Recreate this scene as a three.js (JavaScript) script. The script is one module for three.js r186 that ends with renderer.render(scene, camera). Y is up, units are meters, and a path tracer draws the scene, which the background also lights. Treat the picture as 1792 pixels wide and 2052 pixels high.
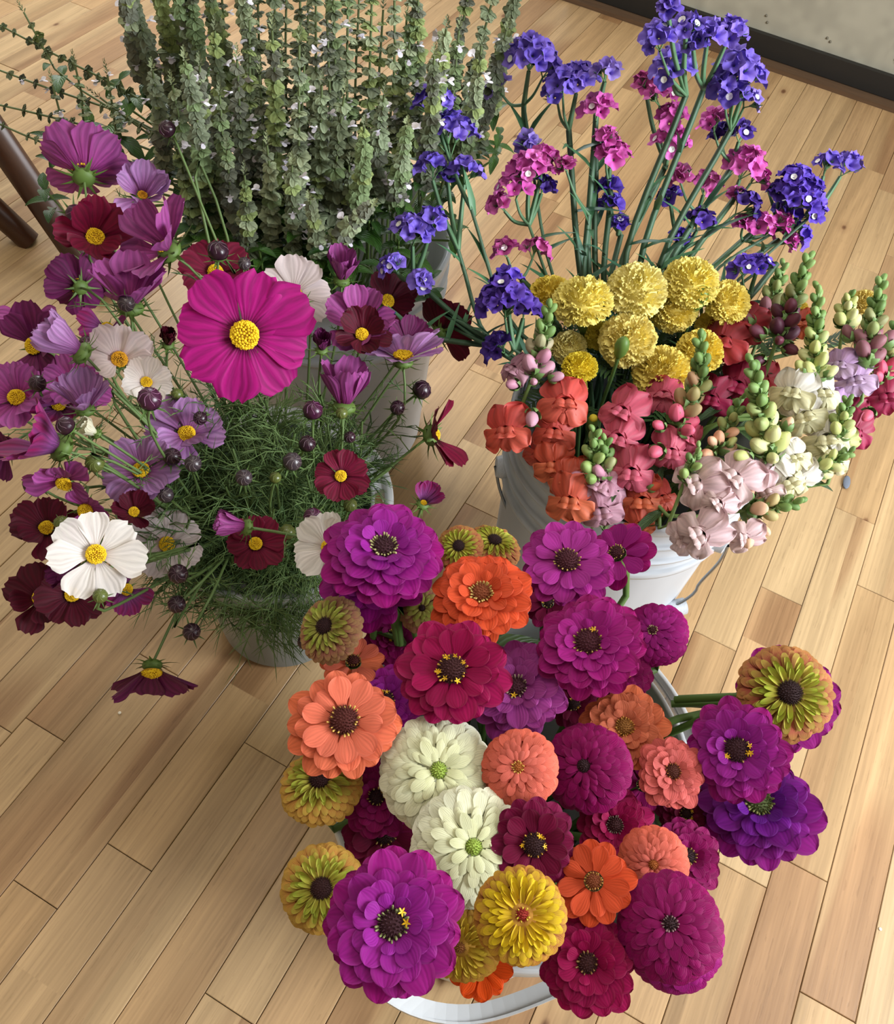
import * as THREE from 'three';
import { mergeGeometries } from 'three/addons/utils/BufferGeometryUtils.js';
import { RoundedBoxGeometry } from 'three/addons/geometries/RoundedBoxGeometry.js';
import { RectAreaLightUniformsLib } from 'three/addons/lights/RectAreaLightUniformsLib.js';
import { Brush, Evaluator, SUBTRACTION } from 'three-bvh-csg';

// ---------------------------------------------------------------- camera, light, exposure
const scene = new THREE.Scene();
const CAM_H = 1.1, PITCH = 53.6 * Math.PI / 180, ROLL = 8.9 * Math.PI / 180, FPX = 1800;
const camera = new THREE.PerspectiveCamera(2 * Math.atan(1026 / FPX) * 180 / Math.PI, 1792 / 2052, 0.02, 60);
camera.position.set(0, CAM_H, 0);
camera.rotation.order = 'YXZ';
camera.rotation.set(-PITCH, 0, ROLL);
camera.updateMatrixWorld(true);

const renderer = new THREE.WebGLRenderer({ antialias: true });
renderer.toneMapping = THREE.LinearToneMapping;
renderer.toneMappingExposure = 0.55;
renderer.shadowMap.enabled = true;
RectAreaLightUniformsLib.init();
scene.background = new THREE.Color(0.62, 0.74, 0.9);

// the room is turned 21 degrees against the view: e runs across the boards, d along them
const YAW = 21 * Math.PI / 180, CY = Math.cos(YAW), SY = Math.sin(YAW);
const rm = (w, y, s) => new THREE.Vector3(w * CY + s * SY, y, -(s * CY - w * SY));
const ROOM = { w0: -2.5, w1: 1.75, s0: -1.7, s1: 2.46, h: 2.5 };

// daylight from the tall window in the wall on the right
const WIN = { s: 0.8, y: 1.32, width: 1.1, height: 1.15 };
const windowLight = new THREE.RectAreaLight(new THREE.Color(0.93, 0.97, 1.0), 44, WIN.width, WIN.height);
windowLight.position.copy(rm(ROOM.w1 - 0.06, WIN.y, WIN.s));
windowLight.lookAt(rm(ROOM.w0, WIN.y - 0.2, WIN.s));
scene.add(windowLight);
// a second window in the back wall, beyond the left of the picture
const WIN2 = { w: -1.75, y: 1.45, width: 1.0, height: 1.2 };
const windowLight2 = new THREE.RectAreaLight(new THREE.Color(0.95, 0.97, 1.0), 20, WIN2.width, WIN2.height);
windowLight2.position.copy(rm(WIN2.w, WIN2.y, ROOM.s1 - 0.06));
windowLight2.lookAt(rm(WIN2.w, WIN2.y - 0.2, ROOM.s0));
scene.add(windowLight2);
// flat ceiling fitting above the viewer, warm white
const LAMP = { w: -0.5, s: 0.5, size: 0.7 };
const ceilingLight = new THREE.RectAreaLight(new THREE.Color(1.0, 0.92, 0.8), 7.5, LAMP.size, LAMP.size);
ceilingLight.position.copy(rm(LAMP.w, ROOM.h - 0.07, LAMP.s));
ceilingLight.lookAt(rm(LAMP.w, 0, LAMP.s));
scene.add(ceilingLight);

// ---------------------------------------------------------------- helpers
let seed = 20240917;
function rnd() { seed |= 0; seed = seed + 0x6D2B79F5 | 0; let t = Math.imul(seed ^ seed >>> 15, 1 | seed); t = t + Math.imul(t ^ t >>> 7, 61 | t) ^ t; return ((t ^ t >>> 14) >>> 0) / 4294967296; }
const rr = (a, b) => a + (b - a) * rnd();
const pick = a => a[Math.floor(rnd() * a.length)];
const lerp = (a, b, t) => a + (b - a) * t;
const clamp = (x, a, b) => Math.min(b, Math.max(a, x));
const sstep = (a, b, x) => { const t = clamp((x - a) / (b - a), 0, 1); return t * t * (3 - 2 * t); };
const V = (x, y, z) => new THREE.Vector3(x, y, z);
const UPV = V(0, 1, 0);
const camR = V(1, 0, 0).applyQuaternion(camera.quaternion), camU = V(0, 1, 0).applyQuaternion(camera.quaternion);
const camF = V(0, 0, -1).applyQuaternion(camera.quaternion);
// a point of the place that lies h metres above the floor, read off the photograph
function at(px, py, h) {
  const d = V(0, 0, 0).addScaledVector(camR, (px - 896) / FPX).addScaledVector(camU, -(py - 1026) / FPX).add(camF);
  return d.multiplyScalar((h - CAM_H) / d.y).add(V(0, CAM_H, 0));
}
const depthOf = p => p.clone().sub(camera.position).dot(camF);
const sizeAt = (p, rpx) => rpx * depthOf(p) / FPX;
// direction a flower looks: (tx, ty) leans right and up from looking at the viewer, back = true looks away
function facing(p, tx, ty, back) {
  const k = Math.min(0.999, tx * tx + ty * ty), c = camera.position.clone().sub(p).normalize();
  return c.multiplyScalar((back ? -1 : 1) * Math.sqrt(1 - k)).addScaledVector(camR, tx).addScaledVector(camU, ty).normalize();
}
const usedNames = new Map();
function numbered(name) { const n = usedNames.get(name) || 0; usedNames.set(name, n + 1); return n ? name + '_' + String(n).padStart(3, '0') : name; }
function thing(name, label, category, pos, group) {
  const g = new THREE.Group(); g.name = numbered(name); g.position.copy(pos || V(0, 0, 0));
  g.userData.label = label; g.userData.category = category; if (group) g.userData.group = group;
  scene.add(g); return g;
}
function mesh(name, geo, mat, parent) {
  const m = new THREE.Mesh(geo, mat); m.name = name; m.castShadow = m.receiveShadow = true; if (parent) parent.add(m); return m;
}
function sub(name, parent) { const g = new THREE.Group(); g.name = name; parent.add(g); return g; }
const stuff = m => { m.userData.kind = 'stuff'; return m; };
function struct(name, geo, mat) { const m = mesh(name, geo, mat, scene); m.userData.kind = 'structure'; m.userData.label = name.replace(/_/g, ' '); return m; }
const hex = c => new THREE.Color(c);

// ---------------------------------------------------------------- textures
function noise2(seedN) {
  const P = new Float32Array(4096); let s = seedN; for (let i = 0; i < 4096; i++) { s = (s * 1664525 + 1013904223) >>> 0; P[i] = s / 4294967296; }
  const g = (x, y) => P[(((x & 63) << 6) | (y & 63)) & 4095];
  return (x, y) => { const xi = Math.floor(x), yi = Math.floor(y), fx = x - xi, fy = y - yi, u = fx * fx * (3 - 2 * fx), v = fy * fy * (3 - 2 * fy);
    return lerp(lerp(g(xi, yi), g(xi + 1, yi), u), lerp(g(xi, yi + 1), g(xi + 1, yi + 1), u), v); };
}
function dataTex(w, h, fn, srgb) {
  const d = new Uint8Array(w * h * 4);
  for (let y = 0; y < h; y++) for (let x = 0; x < w; x++) { const c = fn(x / w, y / h), o = (y * w + x) * 4; for (let k = 0; k < 3; k++) d[o + k] = clamp(Math.round(c[k] * 255), 0, 255); d[o + 3] = 255; }
  const t = new THREE.DataTexture(d, w, h); t.wrapS = t.wrapT = THREE.RepeatWrapping; t.magFilter = THREE.LinearFilter; t.minFilter = THREE.LinearFilter;
  if (srgb) t.colorSpace = THREE.SRGBColorSpace; t.needsUpdate = true; return t;
}
const nA = noise2(11), nB = noise2(77), nC = noise2(345);
// wood: v runs along the grain, one tile is 0.16 m x 1.28 m
const woodFn = k => (u, v) => {
  const wob = (nA(u * 3 + k * 9, v * 5) - 0.5) * 0.6;
  const broad = nB(u * 3 + wob + k * 5, v * 2 + k), mid = nC(u * 9 + wob * 2 + k, v * 4 + 3 * k);
  const fine = nC((u + wob * 0.04) * 72, v * 10 + k * 3), finer = nA(u * 150 + 3, v * 46 + k);
  const pore = nB(u * 128 + 9, v * 50) > 0.88 ? 0.05 : 0;
  const ring = 0.5 + 0.5 * Math.sin((u * 4 + wob * 2.6 + broad * 1.6) * 6.283);
  const l = 0.78 + 0.13 * (broad - 0.5) + 0.09 * (mid - 0.5) + 0.07 * (fine - 0.5) + 0.04 * (finer - 0.5) + 0.04 * (ring - 0.5) - pore;
  const heart = sstep(0.66, 0.86, nC(u * 2 + k * 7 + wob, v * 3 + k * 2)) * 0.13;
  const kr = Math.hypot((u - 0.24 - 0.17 * k) * 0.16, (v - 0.2 - 0.19 * k) * 0.7) + (mid - 0.5) * 0.004, knot = sstep(0.0075, 0.0015, kr) * 0.34 + sstep(0.02, 0.004, kr) * 0.07;
  return [l + 0.05 - heart * 0.75 - knot * 0.85, l - 0.005 - heart - knot, l - 0.07 - heart * 1.05 - knot];
};
const woodMaps = [0, 1, 2, 3].map(k => dataTex(256, 1024, woodFn(k), true));
const woodBump = dataTex(256, 1024, (u, v) => { const c = woodFn(1)(u, v)[0]; return [c, c, c]; });
const veinFn = (lo, n) => (u, v) => { const f = 0.5 + 0.5 * Math.cos((u - 0.5) * n * 6.283 + (nA(u * 6, v * 3) - 0.5) * 2.4); const q = nB(u * 40, v * 6); const l = 1 - lo * (0.6 * (1 - f) + 0.5 * (q - 0.2)); return [l, l, l]; };
const veinMap = dataTex(128, 64, veinFn(0.11, 6), true), veinBump = dataTex(128, 64, (u, v) => { const f = 0.5 + 0.5 * Math.cos((u - 0.5) * 7 * 6.283 + (nA(u * 6, v * 3) - 0.5) * 1.5); return [f, f, f]; });
const stripeMap = dataTex(128, 64, veinFn(0.24, 5), true);
const leafMap = dataTex(128, 128, (u, v) => { const a = Math.abs(u - 0.5), rib = sstep(0.03, 0.0, a); const side = sstep(0.75, 1, Math.cos((v - a * 0.9) * 6.283 * 7)) * 0.14; const q = nA(u * 14, v * 14) * 0.2; const l = 0.8 + q - side + rib * 0.16; return [l, l, l * 0.96]; }, true);
const leafBump = dataTex(128, 128, (u, v) => { const a = Math.abs(u - 0.5); const s = 0.5 + 0.5 * Math.cos((v - a * 0.9) * 6.283 * 7), l = 0.3 + 0.6 * s * sstep(0, 0.12, a); return [l, l, l]; });
const speckMap = dataTex(128, 128, (u, v) => { const l = 0.9 + 0.1 * nA(u * 50, v * 50) - (nB(u * 30, v * 30) > 0.965 ? 0.12 : 0); return [l, l, l]; }, true);

// ---------------------------------------------------------------- materials
const matCache = new Map();
function std(key, o) { if (!matCache.has(key)) matCache.set(key, new THREE.MeshStandardMaterial(Object.assign({ roughness: 0.6 }, o))); return matCache.get(key); }
function phys(key, o) { if (!matCache.has(key)) matCache.set(key, new THREE.MeshPhysicalMaterial(Object.assign({ roughness: 0.6 }, o))); return matCache.get(key); }
// petals: pigment comes from the vertex colours of the petal, the map gives fine veins
const petalMat = (k = 1) => phys('petal' + k.toFixed(2), { color: new THREE.Color(k, k, k), vertexColors: true, map: veinMap, bumpMap: veinBump, bumpScale: 0.00005, roughness: 0.66, side: THREE.DoubleSide, transmission: 0.14, thickness: 0, specularIntensity: 0.3 });
const cosmosPale = (k = 1) => phys('cospale' + k.toFixed(2), { color: new THREE.Color(k, k, k), vertexColors: true, map: veinMap, bumpMap: veinBump, bumpScale: 0.0001, roughness: 0.62, side: THREE.DoubleSide, transmission: 0.22, thickness: 0, specularIntensity: 0.4 });
const cosmosMat = (k = 1) => phys('cosmos' + k.toFixed(2), { color: new THREE.Color(k, k, k), vertexColors: true, map: stripeMap, bumpMap: veinBump, bumpScale: 0.00016, roughness: 0.62, side: THREE.DoubleSide, transmission: 0.22, thickness: 0, specularIntensity: 0.4 });
const leafMat = c => phys('leaf' + c, { color: hex(c), map: leafMap, bumpMap: leafBump, bumpScale: 0.0006, roughness: 0.5, side: THREE.DoubleSide, transmission: 0.15, thickness: 0 });
const plain = (c, rough = 0.6, extra) => std('plain' + c + rough + JSON.stringify(extra || ''), Object.assign({ color: hex(c), roughness: rough, side: THREE.DoubleSide }, extra));

// ---------------------------------------------------------------- plant geometry
// a petal or leaf: starts at the origin, runs along +x, top side +y, u across (-1..1), v along (0..1)
function petalGeo(o) {
  const nu = o.nu || 4, nv = o.nv || 6, W = o.w, L = o.l, pos = [], uv = [], col = [], idx = [];
  const e0 = o.e0 || 0, e1 = o.e1 === undefined ? e0 : o.e1, cup = o.cup || 0, base = o.base === undefined ? 0.35 : o.base, round = o.round === undefined ? 0.6 : o.round, wide = o.wide || 0.55, ph = o.ph || 0;
  let x = 0, y = 0, pv = 0;
  for (let j = 0; j <= nv; j++) {
    const q = j / nv, v = o.blunt ? q : 1 - Math.pow(1 - q, 1.9), th = e0 + (e1 - e0) * Math.pow((v + pv) / 2, o.bend || 1);
    x += Math.cos(th) * (v - pv) * L; y += Math.sin(th) * (v - pv) * L; pv = v;
    let w = base + (1 - base) * sstep(0, wide, v);
    const k = Math.max(0, (v - round) / (1 - round));
    w *= o.pointy ? Math.pow(1 - k, o.pointy) : o.blunt ? 1 - (1 - o.blunt) * k * k : Math.sqrt(Math.max(0, 1 - k * k));
    w = Math.max(w * W, W * 0.015);
    for (let i = 0; i <= nu; i++) {
      const u = i / nu * 2 - 1, nx = -Math.sin(th), ny = Math.cos(th);
      let lift = cup * u * u * w + (o.keel || 0) * Math.abs(u) * w;
      if (o.ruffle) lift += o.ruffle * W * v * Math.sin(u * (o.rf || 5) + ph + v * 3) * (0.35 + 0.65 * u * u);
      if (o.pleat) lift += o.pleat * W * Math.cos(u * 3 * Math.PI) * sstep(0.1, 0.6, v);
      let ex = 0;
      if (o.notch) ex = -L * o.notch * sstep(0.55, 1, v) * (0.5 + 0.5 * Math.cos(u * Math.PI * 3.2 + ph) + 1.1 * Math.pow(Math.abs(u), 3));
      pos.push(x + nx * lift + Math.cos(th) * ex, y + ny * lift + Math.sin(th) * ex, u * w);
      uv.push(i / nu, v);
      if (o.col) { const c = o.col(v, u); col.push(c.r, c.g, c.b); }
    }
  }
  for (let j = 0; j < nv; j++) for (let i = 0; i < nu; i++) { const a = j * (nu + 1) + i, b = a + nu + 1; idx.push(a, a + 1, b, b, a + 1, b + 1); }
  const g = new THREE.BufferGeometry();
  g.setAttribute('position', new THREE.Float32BufferAttribute(pos, 3)); g.setAttribute('uv', new THREE.Float32BufferAttribute(uv, 2));
  if (o.col) g.setAttribute('color', new THREE.Float32BufferAttribute(col, 3));
  g.setIndex(idx); g.computeVertexNormals(); return g;
}
const mixc = (a, b, t) => a.clone().lerp(b, clamp(t, 0, 1));
function place(geo, m) { const g = geo.clone(); g.applyMatrix4(m); return g; }
const M4 = (p, q, s) => new THREE.Matrix4().compose(p, q || new THREE.Quaternion(), s === undefined ? V(1, 1, 1) : typeof s === 'number' ? V(s, s, s) : s);
const qTo = (n, from = UPV) => new THREE.Quaternion().setFromUnitVectors(from, n.clone().normalize());
const qAx = (ax, a) => new THREE.Quaternion().setFromAxisAngle(ax, a);
function tint(geo, c) { const n = geo.attributes.position.count, a = new Float32Array(n * 3); for (let i = 0; i < n; i++) { a[i * 3] = c.r; a[i * 3 + 1] = c.g; a[i * 3 + 2] = c.b; } geo.setAttribute('color', new THREE.BufferAttribute(a, 3)); return geo; }
function merged(list) { const l = list.map(g => { const q = g.index ? g : g.clone(); if (!q.index) { const n = q.attributes.position.count; q.setIndex([...Array(n).keys()]); } return q; }); return mergeGeometries(l, false); }
// stems: a tube with changing radius through points; flat > 1 widens it sideways (winged stems)
function tube(pts, r0, r1, sides = 6, segs = 12, flat = 1) {
  const c = new THREE.CatmullRomCurve3(pts, false, 'centripetal'), fr = c.computeFrenetFrames(segs, false), pos = [], nor = [], uv = [], idx = [];
  for (let j = 0; j <= segs; j++) {
    const p = c.getPointAt(j / segs), r = lerp(r0, r1, j / segs);
    for (let i = 0; i <= sides; i++) {
      const a = i / sides * Math.PI * 2, n = fr.normals[j].clone().multiplyScalar(Math.cos(a) * flat).addScaledVector(fr.binormals[j], Math.sin(a));
      pos.push(p.x + n.x * r, p.y + n.y * r, p.z + n.z * r); n.normalize(); nor.push(n.x, n.y, n.z); uv.push(i / sides, j / segs * 4);
    }
  }
  for (let j = 0; j < segs; j++) for (let i = 0; i < sides; i++) { const a = j * (sides + 1) + i, b = a + sides + 1; idx.push(a, a + 1, b, b, a + 1, b + 1); }
  const g = new THREE.BufferGeometry();
  g.setAttribute('position', new THREE.Float32BufferAttribute(pos, 3)); g.setAttribute('normal', new THREE.Float32BufferAttribute(nor, 3)); g.setAttribute('uv', new THREE.Float32BufferAttribute(uv, 2)); g.setIndex(idx); return g;
}
const shift = (pts, o) => pts.map(p => p.clone().sub(o));
// a thin three-sided needle from a to c bending through b
function needle(a, b, c, r) {
  const pos = [], idx = [], t = c.clone().sub(a).normalize(), s = V(0.3, 1, 0.2).cross(t).normalize(), k = s.clone().cross(t);
  [[a, r], [b, r * 0.9], [c, r * 0.15]].forEach(([p, q]) => { for (let i = 0; i < 3; i++) { const an = i * 2.094; const v = p.clone().addScaledVector(s, Math.cos(an) * q).addScaledVector(k, Math.sin(an) * q); pos.push(v.x, v.y, v.z); } });
  for (let j = 0; j < 2; j++) for (let i = 0; i < 3; i++) { const p = j * 3 + i, q = j * 3 + (i + 1) % 3; idx.push(p, q, p + 3, p + 3, q, q + 3); }
  const g = new THREE.BufferGeometry(); g.setAttribute('position', new THREE.Float32BufferAttribute(pos, 3)); g.setIndex(idx); g.computeVertexNormals();
  g.setAttribute('uv', new THREE.Float32BufferAttribute(new Float32Array(18), 2)); return g;
}

// ---------------------------------------------------------------- the room
function roomBox(name, w0, w1, y0, y1, s0, s1, mat) {
  const m = struct(name, new THREE.BoxGeometry(w1 - w0, y1 - y0, s1 - s0), mat);
  m.position.copy(rm((w0 + w1) / 2, (y0 + y1) / 2, (s0 + s1) / 2)); m.rotation.y = -YAW; return m;
}
const wallPaint = std('wallpaint', { color: hex('#b3ac9c'), roughness: 0.9, map: speckMap });
const panelPaint = std('panelpaint', { color: hex('#a9a697'), roughness: 0.62, map: speckMap });
const R0 = ROOM;
{
  const T = 0.12;
  roomBox('wall_left', R0.w0 - T, R0.w0, 0, R0.h, R0.s0 - T, R0.s1 + T, wallPaint);
  roomBox('wall_front', R0.w0, R0.w1, 0, R0.h, R0.s0 - T, R0.s0, wallPaint);
  const o2 = [WIN2.w - WIN2.width / 2, WIN2.w + WIN2.width / 2, WIN2.y - WIN2.height / 2, WIN2.y + WIN2.height / 2], v2 = (x, y) => new THREE.Vector2(x, y);
  const S2 = new THREE.Shape([v2(R0.w0, 0), v2(R0.w1, 0), v2(R0.w1, R0.h), v2(R0.w0, R0.h)]); S2.holes.push(new THREE.Path([v2(o2[0], o2[2]), v2(o2[0], o2[3]), v2(o2[1], o2[3]), v2(o2[1], o2[2])]));
  const wb = struct('wall_back', new THREE.ExtrudeGeometry(S2, { depth: T, bevelEnabled: false }), panelPaint); wb.position.copy(rm(0, 0, R0.s1 + T)); wb.rotation.y = -YAW;
  const win2 = new THREE.Group(); win2.name = 'window_2'; win2.userData.kind = 'structure'; win2.userData.label = 'window in the back wall'; win2.position.copy(rm(WIN2.w, WIN2.y, R0.s1 + T / 2)); win2.rotation.y = -YAW; scene.add(win2);
  for (const [sx, sy, x, y] of [[WIN2.width, 0.06, 0, WIN2.height / 2 - 0.03], [WIN2.width, 0.06, 0, -WIN2.height / 2 + 0.03], [0.06, WIN2.height, WIN2.width / 2 - 0.03, 0], [0.06, WIN2.height, -WIN2.width / 2 + 0.03, 0], [0.04, WIN2.height, 0, 0]]) mesh('window_frame', new THREE.BoxGeometry(sx, sy, 0.07), plain('#e4e2dc', 0.5), win2).position.set(x, y, 0);
  for (const x of [-1, 1]) mesh('pane', new THREE.BoxGeometry(WIN2.width / 2 - 0.08, WIN2.height - 0.12, 0.006), phys('pane', { color: 0xffffff, transmission: 1, thickness: 0, roughness: 0.02 }), win2).position.x = x * WIN2.width / 4;
  // brads along the foot of the painted panel
  const bg = new THREE.SphereGeometry(0.0035, 6, 4), bm = plain('#6e6a5c', 0.5);
  for (let i = 0; i < 22; i++) { const b = mesh('nail_head', bg, bm, wb); b.position.set(-0.5 + (i % 11) * 0.155 + rr(-0.02, 0.02) + 0.2, 0.085 + (i > 10 ? 0.012 : 0) + rr(-0.006, 0.006), T); }
  const ce = roomBox('ceiling', R0.w0 - T, R0.w1 + T, R0.h, R0.h + T, R0.s0 - T, R0.s1 + T, std('ceil', { color: hex('#cbc6ba'), roughness: 0.95 }));
  // wall with the window opening
  const a = WIN.s - WIN.width / 2, b = WIN.s + WIN.width / 2, y0 = WIN.y - WIN.height / 2, y1 = WIN.y + WIN.height / 2, x0 = R0.w1, x1 = R0.w1 + T;
  const S = new THREE.Shape([new THREE.Vector2(R0.s0 - T, 0), new THREE.Vector2(R0.s1 + T, 0), new THREE.Vector2(R0.s1 + T, R0.h), new THREE.Vector2(R0.s0 - T, R0.h)]);
  S.holes.push(new THREE.Path([new THREE.Vector2(a, y0), new THREE.Vector2(a, y1), new THREE.Vector2(b, y1), new THREE.Vector2(b, y0)]));
  const wg = new THREE.ExtrudeGeometry(S, { depth: T, bevelEnabled: false });
  // shape x -> s, shape y -> y, depth -> +w
  wg.applyMatrix4(new THREE.Matrix4().makeBasis(V(SY, 0, -CY), V(0, 1, 0), V(CY, 0, SY)).setPosition(rm(x0, 0, 0)));
  struct('wall_right', wg, wallPaint);
  const win = new THREE.Group(); win.name = 'window_1'; win.userData.kind = 'structure'; win.userData.label = 'window in the right wall'; win.position.copy(rm((x0 + x1) / 2, WIN.y, WIN.s)); win.rotation.y = -YAW; scene.add(win);
  const fm = plain('#e4e2dc', 0.5), fr = (n, sx, sy, sz, x, y, z) => mesh(n, new THREE.BoxGeometry(sx, sy, sz), fm, win).position.set(x, y, z);
  fr('window_frame', 0.07, 0.06, WIN.width, 0, WIN.height / 2 - 0.03, 0); fr('window_frame', 0.07, 0.06, WIN.width, 0, -WIN.height / 2 + 0.03, 0);
  fr('window_frame', 0.07, WIN.height, 0.06, 0, 0, WIN.width / 2 - 0.03); fr('window_frame', 0.07, WIN.height, 0.06, 0, 0, -WIN.width / 2 + 0.03); fr('window_frame', 0.06, WIN.height, 0.04, 0, 0, 0);
  for (const z of [-1, 1]) { const p = mesh('pane', new THREE.BoxGeometry(0.006, WIN.height - 0.12, WIN.width / 2 - 0.08), phys('pane', { color: 0xffffff, transmission: 1, thickness: 0, roughness: 0.02 }), win); p.position.z = z * WIN.width / 4; }
  // flat ceiling fitting
  const lamp = thing('ceiling_lamp', 'flat white ceiling lamp above the viewer', 'lamp', rm(LAMP.w, R0.h - 0.03, LAMP.s)); lamp.rotation.y = -YAW;
  mesh('housing', new THREE.BoxGeometry(LAMP.size + 0.06, 0.05, LAMP.size + 0.06), plain('#dddad2', 0.5), lamp).position.y = 0.005;
  mesh('diffuser', new THREE.BoxGeometry(LAMP.size, 0.012, LAMP.size), std('diff', { color: hex('#f4efe2'), emissive: hex('#fff0d6'), emissiveIntensity: 0.8 }), lamp).position.y = -0.026;
  // foot of the back wall
  roomBox('baseboard_back', -1.2, R0.w1, 0.012, 0.062, R0.s1 - 0.016, R0.s1, plain('#1b1917', 0.55));
  roomBox('trim_1', -1.2, R0.w1, 0, 0.010, R0.s1 - 0.05, R0.s1 - 0.002, std('trim1', { color: hex('#6b553f'), roughness: 0.9, map: woodMaps[2] }));
}
// floor boards, each its own piece, laid along d
{
  const slab = roomBox('floor', R0.w0 - 0.1, R0.w1 + 0.1, -0.06, -0.0165, R0.s0 - 0.1, R0.s1 + 0.1, plain('#3a291a', 0.9));
  const E = [];
  const fill = (a, b, n) => { for (let i = 0; i < n; i++) E.push(lerp(a, b, i / n)); };
  fill(-2.27, -1.5584, 12); fill(-1.5584, -1.0997, 8); E.push(-1.0997, -1.0407); fill(-0.9834, -0.48, 9); fill(-0.48, -0.366, 2); fill(-0.366, -0.2505, 2); fill(-0.2505, -0.192, 1); fill(-0.192, 0.216, 7); fill(0.216, 0.393, 3); fill(0.393, 1.6, 20); E.push(1.6);
  // joints that can be read in the photograph: [px, py] on the joint, midway across the board
  const J = [[92, 1463], [260, 1718], [457, 2020], [1608, 1740], [1254, 2030], [1437, 1286], [1573.5, 1197], [1725, 1038], [1760, 1190], [167, 13], [1760, 2104]].map(([x, y]) => { const p = at(x, y, 0); return { w: p.x * CY + p.z * SY, s: p.x * SY - p.z * CY }; });
  const tones = [[0.87, 0.67, 0.45], [0.90, 0.71, 0.49], [0.84, 0.63, 0.41], [0.88, 0.69, 0.47], [0.80, 0.585, 0.375], [0.86, 0.66, 0.45], [0.91, 0.73, 0.51], [0.83, 0.61, 0.40]];
  const mats = [];
  tones.forEach((t, i) => [0, 1].forEach(k => mats.push(std('board' + i + k, { color: new THREE.Color(t[0] * 0.80, t[1] * 0.80, t[2] * 0.735), map: woodMaps[(i + 2 * k + i % 2) % 4], bumpMap: woodBump, bumpScale: 0.0004, roughness: 0.42 }))));
  const GAP = 0.0008, TH = 0.016;
  const board = (w0, w1, s0, s1) => {
    const W = w1 - w0 - GAP, L = s1 - s0 - GAP, b = 0.0007, hw = W / 2, hl = L / 2;
    // top with eased edges
    const P = [[-hw, -TH, -hl], [hw, -TH, -hl], [hw, -TH, hl], [-hw, -TH, hl], [-hw, -b, -hl], [hw, -b, -hl], [hw, -b, hl], [-hw, -b, hl], [-hw + b, 0, -hl + b], [hw - b, 0, -hl + b], [hw - b, 0, hl - b], [-hw + b, 0, hl - b]];
    const F = [[8, 11, 10, 9], [4, 8, 9, 5], [5, 9, 10, 6], [6, 10, 11, 7], [7, 11, 8, 4], [0, 4, 5, 1], [1, 5, 6, 2], [2, 6, 7, 3], [3, 7, 4, 0]];
    const pos = [], uv = [], idx = [], ou = rnd(), ov = rnd(), fl = rnd() < 0.5 ? -1 : 1;
    F.forEach(f => { const k = pos.length / 3; f.forEach(i => { const p = P[i]; pos.push(...p); uv.push(fl * p[0] / 0.16 + ou, p[2] / 1.28 + ov + p[1]); }); idx.push(k, k + 1, k + 2, k, k + 2, k + 3); });
    const g = new THREE.BufferGeometry(); g.setAttribute('position', new THREE.Float32BufferAttribute(pos, 3)); g.setAttribute('uv', new THREE.Float32BufferAttribute(uv, 2)); g.setIndex(idx); g.computeVertexNormals();
    return g;
  };
  const inv = slab.matrixWorld; slab.updateMatrixWorld(true);
  const rest = [], S_A = -0.25, S_B = R0.s1;
  const toSlab = new THREE.Matrix4().copy(slab.matrixWorld).invert();
  const vis = (w, s) => { const p = rm(w, 0, s).sub(camera.position); const z = p.dot(camF); if (z < 0.05) return false; const x = p.dot(camR) / z * FPX + 896, y = 1026 - p.dot(camU) / z * FPX; return x > -60 && x < 1852 && y > -40 && y < 2092; };
  let count = 0;
  for (let i = 0; i + 1 < E.length; i++) {
    const w0 = E[i] * CAM_H, w1 = E[i + 1] * CAM_H, cuts = J.filter(j => j.w > w0 && j.w < w1).map(j => j.s).sort((a, b) => a - b);
    let c = [R0.s0 - 0.05], s = R0.s0 + rr(0.05, 0.6);
    const stops = [...cuts, R0.s1];
    for (const st of stops) { while (st - s > 0.28) { c.push(s); s += rr(0.45, 1.1); } if (st !== R0.s1) { c.push(st); s = st + rr(0.5, 1.0); } }
    c.push(R0.s1 - 0.03);
    for (let k = 0; k + 1 < c.length; k++) {
      const g = board(w0, w1, c[k], c[k + 1]), mid = rm((w0 + w1) / 2, rr(-0.0006, 0), (c[k] + c[k + 1]) / 2), M = M4(mid, qAx(UPV, -YAW)).premultiply(toSlab);
      const show = [0, 0.25, 0.5, 0.75, 1].some(t => vis((w0 + w1) / 2, lerp(c[k], c[k + 1], t)));
      if (show && count < 300) { const b = mesh('floor_board', g, pick(mats), slab); M.decompose(b.position, b.quaternion, b.scale); count++; }
      else rest.push(place(g, M));
    }
  }
  stuff(mesh('floor_boards_beyond', merged(rest), mats[0], slab));
  // small worn marks and a staple that lie on the boards
}
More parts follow.
